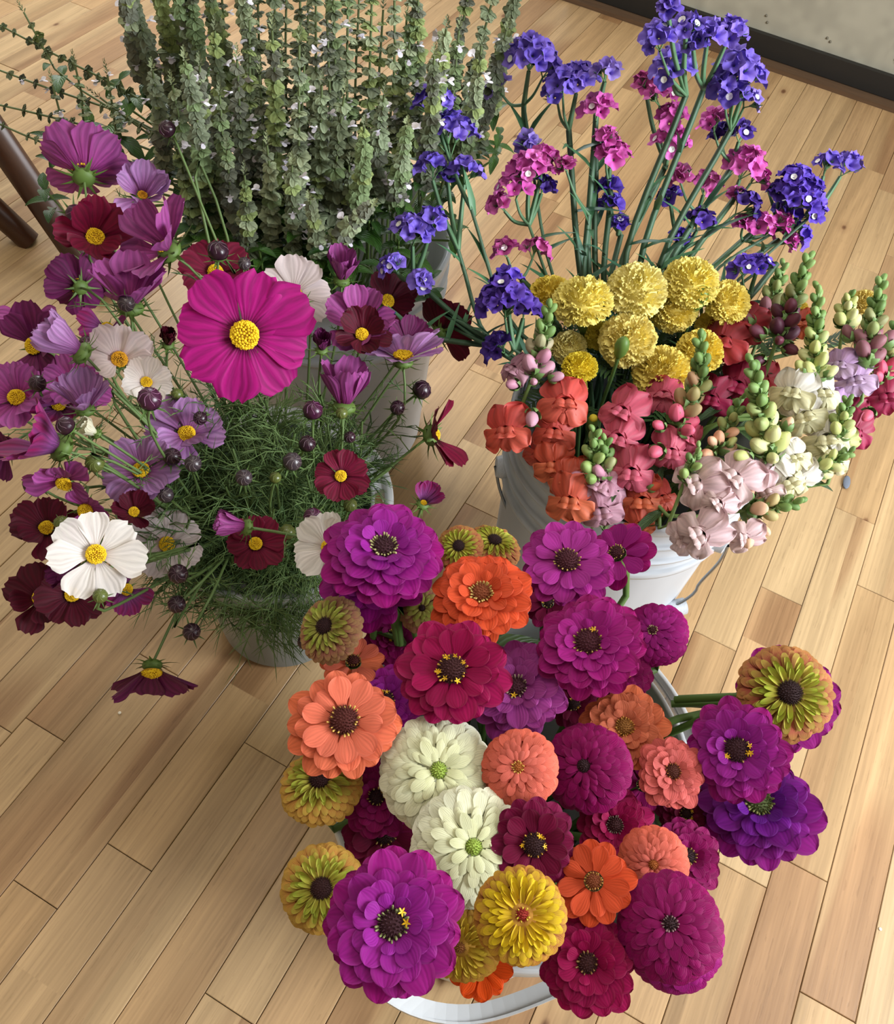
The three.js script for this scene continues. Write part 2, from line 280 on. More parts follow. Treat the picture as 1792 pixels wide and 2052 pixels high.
// dark wooden chair whose legs come in at the left edge
{
  const wood = std('chairwood', { color: hex('#4f2f1c'), map: woodMaps[3], roughness: 0.38 });
  const f1 = at(212, 592, 0), f2 = at(60, 484, 0);
  const t1 = at(-60, 195, 0.17), t2 = at(-120, 320, 0.15);
  const up = (f, t, h) => f.clone().lerp(t, h / t.y);
  const root = thing('wooden_chair', 'dark brown wooden chair with round splayed legs at left edge', 'chair', V(f1.x, 0, f1.z));
  const a1 = up(f1, t1, 0.44), a2 = up(f2, t2, 0.44);
  mesh('leg', tube(shift([f1, up(f1, t1, 0.15), up(f1, t1, 0.3), a1], root.position), 0.024, 0.034, 12, 10), wood, root);
  mesh('leg', tube(shift([f2, up(f2, t2, 0.15), up(f2, t2, 0.3), a2], root.position), 0.021, 0.03, 12, 10), wood, root);
  const back = a1.clone().sub(a2).setY(0).normalize(), side = V(-back.z, 0, back.x); if (side.x > 0) side.negate();
  for (const a of [a1, a2]) { const far = a.clone().addScaledVector(side, 0.36); mesh('leg', tube(shift([V(far.x + side.x * 0.08, 0, far.z + side.z * 0.08), far.clone().setY(0.25), far], root.position), 0.019, 0.025, 12, 8), wood, root); }
  const mid = a1.clone().lerp(a2, 0.5).addScaledVector(side, 0.18);
  const seat = mesh('seat', new RoundedBoxGeometry(0.46, 0.04, Math.max(0.42, a1.distanceTo(a2) + 0.1), 3, 0.015), wood, root);
  seat.position.copy(mid.sub(root.position)).setY(0.45); seat.rotation.y = Math.atan2(-side.z, side.x);
}
// white radiator cover whose corner shows at the top edge
{
  const c = at(1136, 6, 0), sC = c.x * SY - c.z * CY, dep = R0.s1 - 0.02 - sC, r = thing('radiator_cover', 'white metal radiator cover along the back wall, its corner at top edge', 'radiator cover', V(c.x, 0, c.z)); r.rotation.y = -YAW;
  mesh('body', new RoundedBoxGeometry(0.7, 0.6, dep, 3, 0.012), plain('#e9e9e6', 0.35), r).position.set(-0.35, 0.305, -dep / 2);
  for (const x of [-0.05, -0.62]) mesh('foot', new THREE.CylinderGeometry(0.012, 0.014, 0.01, 12), plain('#3a3a3a', 0.6), r).position.set(x, 0.005, -dep / 2);
}
// crumbs on the boards
[[240, 1429, 'tiny pale crumb on the boards left of the zinnias', '#efe6d2', 0.0022], [1696, 968, 'small grey-blue scrap lying on boards right of snapdragons', '#6d7686', 0.006], [1764, 1862, 'tiny white crumb on the boards near right edge', '#efe9dc', 0.002]].forEach(([x, y, l, c, s]) => {
  const p = at(x, y, 0), g = new THREE.IcosahedronGeometry(1, 1); g.scale(s, s * 0.4, s * (s > 0.005 ? 2.6 : 1));
  const m = mesh(numbered('crumb'), g, plain(c, 0.7), scene); m.position.set(p.x, s * 0.38, p.z); m.rotation.y = -YAW + 0.1; m.userData.label = l; m.userData.category = 'crumb';
});

// ---------------------------------------------------------------- buckets
const B = {
  zinnia: { c: V(0.094, 0, -0.296), rb: 0.122, rt: 0.150, h: 0.36 },
  cosmos: { c: V(-0.2, 0, -0.596), rb: 0.085, rt: 0.116, h: 0.27 },
  white: { c: V(0.197, 0, -0.70), rb: 0.124, rt: 0.1395, h: 0.37 },
  back: { c: V(-0.2, 0, -0.955), rb: 0.134, rt: 0.148, h: 0.37 },
};
const lathe = (pts, n = 72) => new THREE.LatheGeometry(pts.map(p => new THREE.Vector2(p[0], p[1])), n);
const hdpe = (c, tr) => phys('hdpe' + c, { color: hex(c), roughness: 0.42, transmission: tr, thickness: 0, side: THREE.DoubleSide, map: speckMap });
function ringSlot(ri, ro, y, th, slots, lip) {
  // flange ring with hand slots cut through; slots: [angle, half width, r0, r1]
  const prof = [[ri, y - th], [ri, y], [ri + (ro - ri) * 0.3, y], [ri + (ro - ri) * 0.34, y - 0.003], [ri + (ro - ri) * 0.62, y - 0.003], [ri + (ro - ri) * 0.68, y + 0.001], [ro - 0.002, y + 0.001], [ro, y - 0.002], [ro, y - lip], [ro - 0.003, y - lip], [ro - 0.003, y - th], [ri, y - th]];
  let br = new Brush(lathe(prof, 96)); br.updateMatrixWorld();
  const ev = new Evaluator(); ev.useGroups = false; ev.attributes = ['position', 'normal', 'uv'];
  for (const [a, hw, r0, r1] of slots) {
    const S = new THREE.Shape(); S.absarc(0, 0, r1, a - hw, a + hw, false); S.absarc(0, 0, r0, a + hw, a - hw, true);
    const g = new THREE.ExtrudeGeometry(S, { depth: 0.06, bevelEnabled: false, curveSegments: 24 }); g.rotateX(Math.PI / 2); g.translate(0, y + 0.03, 0);
    const cut = new Brush(g); cut.updateMatrixWorld(); br = ev.evaluate(br, cut, SUBTRACTION); br.updateMatrixWorld();
  }
  return br.geometry;
}
const angTo = (b, p) => Math.atan2(p.z - b.c.z, p.x - b.c.x);
{
  // zinnia bucket: tapered, with a wide flange and a plastic bail hanging in front
  const b = B.zinnia, m = hdpe('#d6dade', 0.08), t = thing('flower_bucket', 'white tapered plastic bucket full of zinnias with plastic bail in front', 'bucket', b.c.clone());
  mesh('bucket_body', lathe([[0, 0.004], [b.rb - 0.006, 0.004], [b.rb, 0.01], [lerp(b.rb, b.rt, 0.88), b.h * 0.88], [b.rt - 0.002, b.h * 0.885], [b.rt, b.h - 0.004], [b.rt - 0.003, b.h - 0.002], [b.rt - 0.005, b.h * 0.86], [b.rb - 0.004, 0.014], [0, 0.012]]), m, t);
  mesh('rim', ringSlot(b.rt - 0.003, 0.1655, b.h, 0.006, [[angTo(b, at(1288, 1410, b.h)), 0.16, b.rt + 0.0005, b.rt + 0.007], [angTo(b, at(676, 1655, b.h)), 0.3, b.rt + 0.0005, b.rt + 0.0065]], 0.014), m, t);
  const L = at(668, 1700, 0.335), Rr = at(1350, 1800, 0.335);
  const pts = [L, at(700, 1880, 0.31), at(795, 1995, 0.28), at(930, 2031, 0.265), at(1105, 1979, 0.28), at(1260, 1890, 0.31), Rr];
  // flat band: a wide strip with a raised edge
  const c = new THREE.CatmullRomCurve3(shift(pts, b.c)), N = 40, pos = [], idx = [], sec = [[-0.0065, 0.0015], [0.0065, 0.0015], [0.0065, 0.004], [0.0085, 0.004], [0.0085, -0.0015], [-0.0065, -0.0015]];
  for (let j = 0; j <= N; j++) { const p = c.getPointAt(j / N), tg = c.getTangentAt(j / N), out = V(tg.z, 0, -tg.x).normalize(); if (out.dot(p) < 0) out.negate(); const up = out.clone().cross(tg).normalize(); if (up.y < 0) up.negate(); sec.forEach(([a, d]) => { const q = p.clone().addScaledVector(out, a).addScaledVector(up, d); pos.push(q.x, q.y, q.z); }); }
  for (let j = 0; j < N; j++) for (let i = 0; i < 6; i++) { const a = j * 6 + i, d = j * 6 + (i + 1) % 6; idx.push(a, d, a + 6, d, d + 6, a + 6); }
  let hg = new THREE.BufferGeometry(); hg.setAttribute('position', new THREE.Float32BufferAttribute(pos, 3)); hg.setIndex(idx); hg = hg.toNonIndexed(); hg.computeVertexNormals(); hg.setAttribute('uv', new THREE.Float32BufferAttribute(new Float32Array(hg.attributes.position.count * 2), 2));
  mesh('bail_handle', hg, m, t);
}
{
  const b = B.cosmos, m = hdpe('#8c9698', 0.16), t = thing('flower_bucket', 'grey translucent tapered bucket under the cosmos with slotted rim', 'bucket', b.c.clone());
  mesh('bucket_body', lathe([[0, 0.004], [b.rb - 0.006, 0.004], [b.rb, 0.008], [lerp(b.rb, b.rt, 0.62), b.h * 0.7], [lerp(b.rb, b.rt, 0.66) + 0.002, b.h * 0.71], [b.rt, b.h - 0.002], [b.rt - 0.003, b.h - 0.002], [b.rb - 0.003, 0.012], [0, 0.012]]), m, t);
  mesh('rim', ringSlot(b.rt - 0.003, 0.139, b.h, 0.005, [[angTo(b, at(740, 1010, b.h)), 0.2, b.rt + 0.001, b.rt + 0.013], [angTo(b, at(740, 1010, b.h)) + Math.PI, 0.2, b.rt + 0.001, b.rt + 0.013]], 0.016), hdpe('#dfe3e8', 0.08), t);
}
function pail(b, label, pa, pb) {
  const m = hdpe('#c6ccd4', 0.05), t = thing('flower_bucket', label, 'bucket', b.c.clone()), R = y => lerp(b.rb, b.rt, y / b.h);
  const prof = [[0, 0.004], [b.rb - 0.006, 0.004], [b.rb, 0.012]];
  for (const [y, o] of [[b.h - 0.102, 0], [b.h - 0.101, 0.006], [b.h - 0.097, 0.007], [b.h - 0.088, 0.007], [b.h - 0.086, 0.003], [b.h - 0.07, 0.003], [b.h - 0.068, 0.0075], [b.h - 0.064, 0.0075], [b.h - 0.062, 0.003], [b.h - 0.042, 0.003], [b.h - 0.040, 0.0065], [b.h - 0.036, 0.0065], [b.h - 0.034, 0.002], [b.h - 0.014, 0.002], [b.h - 0.012, 0.006], [b.h - 0.003, 0.006], [b.h, 0.003], [b.h - 0.001, -0.002]]) prof.push([R(y) + o, y]);
  prof.push([b.rb - 0.003, 0.015], [0, 0.012]);
  mesh('bucket_body', lathe(prof, 96), m, t);
  if (!pa) return t;
  // wire bail folded down in front, with its plastic grip
  const wire = plain('#8d9194', 0.32, { metalness: 0.9 }), o = b.c;
  const ear = p => { const d = p.clone().sub(o).setY(0).normalize(), e = mesh('bail_ear', new THREE.CylinderGeometry(0.012, 0.016, 0.012, 20), m, t); e.position.copy(d.clone().multiplyScalar(R(0.28) + 0.008)).setY(p.y); e.quaternion.copy(qTo(d)); return d.multiplyScalar(R(0.28) + 0.015).setY(p.y).add(o); };
  const e1 = ear(pa), e2 = ear(pb);
  mesh('wire_bail', tube(shift([e1, at(1003, 985, 0.25), at(1026, 1040, 0.22), at(1055, 1085, 0.2), at(1130, 1170, 0.16), at(1250, 1225, 0.14), at(1345, 1216, 0.15), at(1392, 1188, 0.17), at(1400, 1172, 0.185), at(1440, 1128, 0.235), e2], o), 0.0019, 0.0019, 8, 60), wire, t);
  mesh('grip', tube(shift([at(1215, 1226, 0.14), at(1290, 1232, 0.14), at(1372, 1214, 0.145)], o), 0.011, 0.011, 14, 12), m, t);
  return t;
}
pail(B.white, 'tall white ribbed pail with wire bail holding snapdragons marigolds and statice', at(1002, 935, 0.285), at(1466, 1098, 0.285));
pail(B.back, 'tall white ribbed pail under the basil behind the cosmos');
// where a stem stands in its bucket, and where it passes the rim on the way to p
function stemPath(b, p, n, neck, spread = 0.55) {
  const a = rnd() * 6.283, r = Math.sqrt(rnd()) * b.rb * spread, foot = b.c.clone().add(V(Math.cos(a) * r, 0.016, Math.sin(a) * r));
  const low = p.clone().addScaledVector(n, -neck), d = low.clone().sub(b.c).setY(0), k = Math.min(d.length(), b.rt * rr(0.6, 0.86));
  const rim = b.c.clone().addScaledVector(d.normalize(), k).setY(b.h + 0.004);
  if (low.y < b.h + 0.03) rim.y = b.h + 0.02;
  return { foot, pts: [foot, foot.clone().lerp(rim, 0.6), rim, low, p] };
}

// ---------------------------------------------------------------- zinnias
const ZC = { // pigments: inner row, outer row, disc
  purple: ['#921e90', '#960672', '#320816'], violet: ['#6a1690', '#86067a', '#5d6a3c'], magenta: ['#a01c82', '#9a0468', '#40081a'], rose: ['#a82e92', '#a01c80', '#40081a'],
  lilac: ['#a44494', '#9e3288', '#3c0c20'], crimson: ['#940046', '#9c004e', '#340408'], wine: ['#6a0030', '#7a0240', '#2a0408'], deep: ['#880458', '#8c0058', '#280410'],
  orange: ['#dc5430', '#de522a', '#7a3a18'], salmon: ['#e4745a', '#e6744e', '#4a120a'], peach: ['#dc785a', '#dc7048', '#8a5a22'], coral: ['#ea7668', '#e86e54', '#a0571c'], pink: ['#d86a66', '#da6460', '#4d1c0c'],
  cream: ['#e2e4b6', '#f2f1dc', '#93aa46'], lime: ['#b4c444', '#b85e4c', '#26060c'], limepink: ['#b0c052', '#ac6a60', '#28060c'], limegold: ['#b2c04a', '#cc8e48', '#300a0c'], gold: ['#e2c420', '#b06a3c', '#8a1d10'], ochre: ['#d2b838', '#c68e42', '#7d4a1a'],
  tangerine: ['#ee5410', '#e85210', '#8a4a22'],
};
const ringCache = new Map();
// rows of petals from outside in, for a head of radius 1
function zinniaRows(style) {
  if (style === 'D') return [ // full double
    { n: 15, rb: 0.20, y: -0.06, l: 0.82, w: 0.243, e0: 0.02, e1: -0.30 }, { n: 14, rb: 0.20, y: 0.0, l: 0.74, w: 0.232, e0: 0.16, e1: -0.16 }, { n: 13, rb: 0.2, y: 0.05, l: 0.60, w: 0.215, e0: 0.3, e1: -0.05 },
    { n: 11, rb: 0.19, y: 0.09, l: 0.44, w: 0.181, e0: 0.5, e1: 0.12 }, { n: 7, rb: 0.2, y: 0.11, l: 0.26, w: 0.124, e0: 0.85, e1: 0.4 }];
  if (style === 'S') return [ // fewer, broader petals and an open disc
    { n: 14, rb: 0.22, y: -0.05, l: 0.80, w: 0.243, e0: 0.0, e1: -0.25 }, { n: 12, rb: 0.23, y: 0.0, l: 0.70, w: 0.226, e0: 0.16, e1: -0.06 }, { n: 10, rb: 0.24, y: 0.05, l: 0.52, w: 0.192, e0: 0.34, e1: 0.05 }];
  if (style === 'O') return [{ n: 11, rb: 0.24, y: -0.03, l: 0.78, w: 0.266, e0: 0.05, e1: -0.2 }, { n: 9, rb: 0.24, y: 0.02, l: 0.66, w: 0.226, e0: 0.24, e1: 0.0 }]; // open, two rows
  const rows = [], N = style === 'P' ? 11 : 10, H = style === 'P' ? 0.52 : 0.46; // domes of overlapping scales
  for (let i = 0; i < N; i++) {
    const t = i / (N - 1), ph = lerp(1.72, style === 'P' ? 0.42 : 0.56, t), dp = lerp(0.62, 0.3, t), pb = Math.max(0.16, ph - dp);
    const rb = Math.sin(pb) * 0.93, yb = H * Math.cos(pb) - 0.03, up = style === 'P' ? 0.03 : lerp(0.02, 0.09, t), rt = Math.sin(ph) + 0.01, yt = H * Math.cos(ph) + up;
    const l = Math.hypot(rt - rb, yt - yb) * 1.04, e = Math.atan2(yt - yb, Math.max(0.02, rt - rb)), bend = style === 'P' ? 0.32 : 0.3;
    rows.push({ n: Math.round(lerp(style === 'P' ? 22 : 25, style === 'P' ? 9 : 14, Math.pow(t, 1.4))), rb, y: yb, l, w: style === 'P' ? lerp(0.17, 0.082, t) : lerp(0.135, 0.058, t), e0: e + bend, e1: e - bend, quill: style === 'L' && t > 0.75, t });
  }
  return rows;
}
const HEADROWS = { D: zinniaRows('D'), S: zinniaRows('S'), O: zinniaRows('O'), P: zinniaRows('P'), L: zinniaRows('L') };
const discGeoCache = new Map();
function discGeo(kind) {
  if (discGeoCache.has(kind)) return discGeoCache.get(kind);
  const parts = [], big = kind[0] === 'B', r = big ? 0.25 : kind[0] === 'M' ? 0.2 : 0.13, hgt = big ? 0.16 : 0.13, N = big ? 130 : kind[0] === 'M' ? 90 : 50;
  const dome = new THREE.SphereGeometry(r * 0.95, 14, 6, 0, 6.2832, 0, 1.57); dome.scale(1, hgt / r, 1); parts.push(dome);
  const cone = new THREE.ConeGeometry(0.016, 0.055, 4, 1); cone.translate(0, 0.022, 0);
  for (let i = 0; i < N; i++) { const q = Math.sqrt((i + 0.5) / N), a = i * 2.39996, ph = q * 1.45, n = V(Math.sin(ph) * Math.cos(a), Math.cos(ph), Math.sin(ph) * Math.sin(a)); parts.push(place(cone, M4(V(n.x * r, n.y * hgt, n.z * r), qTo(n), 0.9 + 0.3 * nA(i, 3)))); }
  const g = merged(parts.map(p => { const q = p.clone(); return q; })); discGeoCache.set(kind, g); return g;
}
// five-pointed golden florets that open around the disc
const starGeo = (() => { const l = []; for (let i = 0; i < 5; i++) { const p = petalGeo({ l: 0.075, w: 0.02, e0: 0.35, e1: 0.0, nu: 2, nv: 3, pointy: 0.8, round: 0.3 }); l.push(place(p, M4(V(0, 0.03, 0), qAx(UPV, i * 1.2566)))); } const t = new THREE.CylinderGeometry(0.016, 0.01, 0.06, 5, 1, true); t.translate(0, 0.005, 0); l.push(t); return merged(l); })();
const knobGeo = (() => { const t = new THREE.CapsuleGeometry(0.017, 0.05, 2, 6); return t; })();
function zinniaHead(root, p, n, R, style, key, opt) {
  const head = sub('flower_head', root); head.position.copy(p).sub(root.position); head.quaternion.copy(qTo(n)).multiply(qAx(UPV, rnd() * 6.283)); head.scale.setScalar(R);
  const [ci, co, cd] = ZC[key].map(hex), rows = HEADROWS[style], dome = style === 'P' || style === 'L';
  rows.forEach((row, i) => {
    const t = rows.length > 1 ? i / (rows.length - 1) : 0, id = style + key + i;
    if (!ringCache.has(id)) {
      const v = [];
      const dusty = key.startsWith('lime') || key === 'gold' || key === 'ochre';
      const c = dusty ? mixc(co, ci, sstep(key === 'gold' ? 0.15 : key === 'limegold' || key === 'ochre' ? 0.42 : 0.5, key === 'gold' ? 0.75 : 0.92, t)) : mixc(co, ci, t), edge = dusty ? mixc(c, ci, 0.25) : mixc(c, hex('#ffffff'), key === 'cream' ? 0.1 : 0.015);
      for (let k = 0; k < 3; k++) v.push(petalGeo({ l: row.l * (1 + (k - 1) * 0.06), w: row.w * (1 + (k - 1) * 0.08), e0: row.e0, e1: row.e1 + (k - 1) * 0.06, cup: row.quill ? 1.1 : dome ? [-0.22, -0.12, 0.05][k] : [-0.1, 0.14, 0.04][k], base: row.quill ? 0.7 : dome ? 0.62 : 0.3, wide: 0.6, round: dome ? 0.5 : 0.62, nu: dome ? 4 : 6, nv: dome ? 6 : 8, ruffle: dome ? 0.03 : 0.07, ph: k * 2.1, keel: -0.05,
        col: (vv, u) => dusty ? mixc(mixc(c, co, 0.3), edge, sstep(0.35, 0.95, vv)) : mixc(mixc(c, hex('#ffffff'), 0), edge, sstep(0.8, 1, Math.abs(u) * 0.5 + vv * 0.6)) }));
      ringCache.set(id, v);
    }
    const gs = ringCache.get(id), off = rnd() * 6.283, skip = opt.skip || 0;
    for (let k = 0; k < row.n; k++) {
      if (!dome && rnd() < 0.03 + skip) continue;
      const a = off + (k + rr(-0.16, 0.16)) / row.n * 6.283, m = mesh('petal', pick(gs), petalMat(pick([0.86, 0.95, 1.0, 1.0, 1.06])), head);
      const lift = rr(-0.07, 0.07) * (dome ? 0.6 : 1.2);
      m.position.set(Math.cos(a) * row.rb, row.y + rr(-0.012, 0.012), -Math.sin(a) * row.rb);
      m.quaternion.copy(qAx(UPV, a)).multiply(qAx(V(0, 0, 1), lift)).multiply(qAx(V(1, 0, 0), rr(-0.1, 0.1)));
      const s = rr(0.94, 1.05); m.scale.set(s, s, s * rr(0.95, 1.08));
    }
  });
  // disc
  const dk = dome ? (style === 'L' && key !== 'gold' && key !== 'ochre' ? 'B' : 'S') : style === 'S' || opt.big ? 'B' : 'M', dy = dome ? (style === 'L' ? 0.4 : 0.42) : 0.06;
  const dm = mesh('disc', discGeo(dk), std('disc' + key, { color: cd, roughness: 0.85, side: THREE.DoubleSide }), head); dm.position.y = dy;
  const rD = dk === 'B' ? 0.25 : dk === 'M' ? 0.2 : 0.13;
  const sc = opt.stars === undefined ? (style === 'S' || style === 'D' ? 3 : 0) : opt.stars, bits = [];
  for (let i = 0; i < sc; i++) { const a = rnd() * 6.283, r = rD * rr(0.85, 1.08); bits.push(place(starGeo, M4(V(Math.cos(a) * r, dy + 0.09, Math.sin(a) * r), qAx(V(rr(-1, 1), 0, rr(-1, 1)).normalize(), 0.4), rr(0.8, 1.05)))); }
  if (bits.length) stuff(mesh('star_florets', merged(bits), plain('#e8b514', 0.6), head));
  const kc = opt.knobs === undefined ? (dome ? 0 : 13) : opt.knobs, kb = [];
  for (let i = 0; i < kc; i++) { const a = (i + rr(-0.3, 0.3)) / kc * 6.283, r = rD * rr(0.82, 1.12); const n2 = V(Math.cos(a), rr(0.7, 1.5), Math.sin(a)).normalize(); kb.push(place(knobGeo, M4(V(Math.cos(a) * r, dy + 0.075, Math.sin(a) * r), qTo(n2), rr(0.8, 1.25)))); }
  if (kb.length) stuff(mesh('unopened_florets', merged(kb), plain(opt.knobCol || '#b79a52', 0.6), head));
  if (dome) { const core = new THREE.SphereGeometry(0.8, 18, 8, 0, 6.2832, 0, 1.9); core.scale(1, 0.52, 1); core.translate(0, -0.02, 0); mesh('receptacle', core, plain('#' + mixc(co, ci, 0.3).getHexString(), 0.8), head); }
  // green cup of bracts under the petals
  const cup = new THREE.SphereGeometry(0.24, 14, 8, 0, 6.2832, 1.4, 1.75); cup.scale(1, 0.9, 1); cup.translate(0, -0.02, 0);
  mesh('calyx', cup, plain('#4c5d26', 0.7), head);
}
const zinniaLeaf = petalGeo({ l: 1, w: 0.24, e0: 0.5, e1: -0.5, base: 0.6, wide: 0.3, round: 0.25, pointy: 0.75, keel: 0.28, nu: 4, nv: 7 });
function zinnia(px, py, rpx, h, style, key, label, opt = {}) {
  const p = at(px, py, h), R = sizeAt(p, rpx), t = opt.t || [0, 0.22], n = facing(p, t[0], t[1], opt.back);
  const down = opt.bucketDown ? n : n.clone().lerp(UPV, 0.35).normalize();
  const { foot, pts } = stemPath(B.zinnia, p.clone().addScaledVector(n, -R * 0.2), down, opt.neck || 0.07);
  if (opt.via) pts.splice(3, 1, ...opt.via.map(v => at(...v)));
  const root = thing('zinnia', label, 'flower', foot);
  zinniaHead(root, p, n, R, style, key, opt);
  mesh('stem', tube(shift(pts, foot), 0.0032, 0.0034, 8, 14), plain('#4d6a2c', 0.6), root);
  if (opt.leaf) { const lp = pts[2].clone().lerp(pts[3], 0.3).sub(foot); for (const s of [0, 3.14]) { const l = mesh('leaf', zinniaLeaf, leafMat('#3f5a24'), root); l.position.copy(lp); l.quaternion.copy(qAx(UPV, opt.leaf + s)); l.scale.setScalar(0.07); } }
  return root;
}
zinnia(770, 1102, 124, 0.50, 'D', 'purple', 'large purple zinnia with pale quilled centre, tallest at back left, long stem', { t: [0.02, 0.6], knobs: 26, knobCol: '#b3b076', stars: 0, neck: 0.12, via: [[796, 1190, 0.455], [806, 1330, 0.38]] });
zinnia(742, 1165, 106, 0.455, 'D', 'purple', 'purple zinnia tucked directly under the tall back-left purple one', { t: [-0.1, 0.62], neck: 0.1, via: [[750, 1240, 0.41], [752, 1335, 0.365]] });
zinnia(922, 1100, 48, 0.455, 'L', 'lime', 'small lime green zinnia with dark eye between purple and orange at back', { t: [-0.12, 0.3] });
zinnia(985, 1100, 58, 0.445, 'L', 'lime', 'lime zinnia tipped right behind the bright orange zinnia', { t: [0.25, 0.72] });
zinnia(965, 1192, 106, 0.495, 'D', 'orange', 'bright orange double zinnia at the back with pale curled centre petals', { t: [-0.03, 0.5], knobs: 24, knobCol: '#c4a95e', stars: 0, leaf: 0.4 });
zinnia(1137, 1126, 95, 0.49, 'S', 'rose', 'pinkish magenta zinnia at back with ring of gold-tipped florets', { t: [-0.04, 0.45], knobs: 18, stars: 0, via: [[1205, 1170, 0.42]] });
zinnia(1238, 1110, 74, 0.462, 'O', 'magenta', 'thin open magenta zinnia half hidden behind pinkish one, against white pail', { t: [-0.3, 0.45], stars: 1, knobs: 16, skip: 0.1 });
zinnia(1180, 1290, 110, 0.495, 'D', 'magenta', 'large magenta zinnia right of the bright orange one, single gold star', { t: [-0.07, 0.4], stars: 1, knobs: 18, big: 1 });
zinnia(1314, 1273, 66, 0.44, 'P', 'magenta', 'round magenta pompon zinnia on far right below the white pail', { t: [-0.2, 0.35], knobs: 18, knobCol: '#b79a78' });
zinnia(906, 1344, 112, 0.505, 'S', 'crimson', 'big crimson zinnia with broad dark disc ringed by gold stars', { t: [-0.1, 0.3], stars: 7, knobs: 16, knobCol: '#c79a35' });
zinnia(1035, 1378, 103, 0.46, 'D', 'lilac', 'pale lilac-magenta zinnia tucked between crimson and magenta ones', { t: [-0.12, 0.25], knobs: 18, knobCol: '#a08a7a', stars: 1 });
zinnia(666, 1263, 70, 0.45, 'L', 'limepink', 'dusty pink and lime zinnia leaning left at back edge', { t: [-0.52, 0.28] });
zinnia(708, 1328, 66, 0.415, 'O', 'salmon', 'orange zinnia mostly hidden below the dusty lime one', { t: [0.0, 0.62], knobs: 18, knobCol: '#8a6a1c' });
zinnia(690, 1446, 113, 0.49, 'S', 'salmon', 'wide salmon-orange zinnia overhanging the left side of its bucket', { t: [-0.06, 0.25], knobs: 18, knobCol: '#d2ac55', stars: 0 });
zinnia(645, 1578, 82, 0.435, 'L', 'limegold', 'olive gold zinnia under the salmon one on the left', { t: [-0.15, 0.55] });
zinnia(875, 1550, 114, 0.465, 'P', 'cream', 'large cream white zinnia with green eye left of coral pompon', { t: [0.08, 0.12] });
zinnia(938, 1696, 116, 0.468, 'P', 'cream', 'cream white zinnia leaning right, lower of the two creams', { t: [0.2, -0.02] });
zinnia(1043, 1540, 77, 0.485, 'P', 'coral', 'round coral pink pompon zinnia in the middle with golden eye', { t: [-0.12, 0.08], knobs: 16, knobCol: '#e3b95a' });
zinnia(1178, 1538, 88, 0.465, 'P', 'deep', 'deep magenta zinnia right of the coral pompon', { t: [-0.2, 0.08] });
zinnia(1252, 1458, 86, 0.455, 'D', 'peach', 'peach orange zinnia by the right rim beside two dark stems', { t: [0.0, 0.25], knobs: 20, knobCol: '#c08a3a', stars: 0 });
zinnia(1348, 1546, 72, 0.47, 'D', 'pink', 'salmon pink zinnia left of purple one with gold stars', { t: [0.22, 0.08], knobs: 16, knobCol: '#a0602a', stars: 0 });
zinnia(1572, 1390, 94, 0.475, 'L', 'lime', 'terracotta and lime zinnia farthest right, stretched out over the floor', { t: [0.25, 0.05], via: [[1480, 1400, 0.44], [1310, 1405, 0.385]] });
zinnia(1580, 1402, 106, 0.43, 'D', 'purple', 'purple zinnia hidden behind the farthest right lime one', { t: [0.3, 0.1], via: [[1480, 1412, 0.405], [1310, 1412, 0.38]] });
zinnia(1477, 1503, 102, 0.485, 'D', 'purple', 'purple zinnia with four gold stars overhanging the right side', { t: [0.03, 0.06], stars: 5, knobs: 8, big: 1 });
zinnia(1521, 1612, 120, 0.42, 'D', 'violet', 'large violet zinnia with greenish centre, lowest on the far right', { t: [0.1, 0.35], knobs: 24, knobCol: '#8a8c4e', stars: 0 });
zinnia(1070, 1692, 90, 0.488, 'S', 'wine', 'dark wine zinnia with huge black-red disc right of the creams', { t: [0.05, -0.12], stars: 4, knobs: 14, knobCol: '#b8892c' });
zinnia(1232, 1654, 78, 0.44, 'D', 'crimson', 'crimson zinnia in shade behind the two orange-coral heads', { t: [0.08, 0.12], knobs: 22, knobCol: '#6d5a50', stars: 0 });
zinnia(1378, 1716, 74, 0.425, 'D', 'deep', 'magenta zinnia at right rim half under the purple pompon', { t: [0.3, 0.05], knobs: 12, stars: 2 });
zinnia(1310, 1724, 68, 0.46, 'P', 'coral', 'salmon pompon zinnia half covered by the purple pompon', { t: [0.0, -0.25] });
zinnia(1190, 1766, 80, 0.485, 'O', 'orange', 'flat orange zinnia with few broad petals between yellow and purple heads', { t: [-0.08, 0.05], knobs: 18, knobCol: '#b98a40', stars: 0 });
zinnia(1043, 1834, 92, 0.505, 'L', 'gold', 'golden yellow and bronze zinnia at the front centre', { t: [0.1, 0.02], knobs: 8, knobCol: '#d6c23a' });
zinnia(1342, 1856, 102, 0.48, 'P', 'deep', 'round dark purple-magenta pompon zinnia at front right', { t: [0.03, 0.1], knobs: 14, knobCol: '#8a6a70' });
zinnia(1352, 1886, 96, 0.44, 'P', 'magenta', 'magenta zinnia with white-flecked edge directly under the purple pompon', { t: [0.15, -0.3] });
zinnia(1178, 1930, 99, 0.465, 'D', 'crimson', 'crimson magenta zinnia at the very front right of the golden one', { t: [-0.05, 0.0], knobs: 12, knobCol: '#8c6a3a', stars: 0 });
zinnia(786, 1852, 142, 0.52, 'D', 'purple', 'biggest violet-purple zinnia at front left with two gold stars', { t: [0.0, 0.0], stars: 2, knobs: 20, knobCol: '#8f9560' });
zinnia(648, 1780, 84, 0.455, 'L', 'limegold', 'golden tan zinnia with lime ring left of the biggest purple', { t: [-0.1, 0.0] });
zinnia(930, 1885, 78, 0.435, 'L', 'ochre', 'ochre yellow zinnia wedged between the biggest purple and golden heads', { t: [-0.2, -0.35] });
zinnia(965, 1935, 68, 0.385, 'O', 'tangerine', 'bright tangerine zinnia peeking out lowest over the front rim', { t: [0.0, -0.3], knobs: 8, stars: 0 });
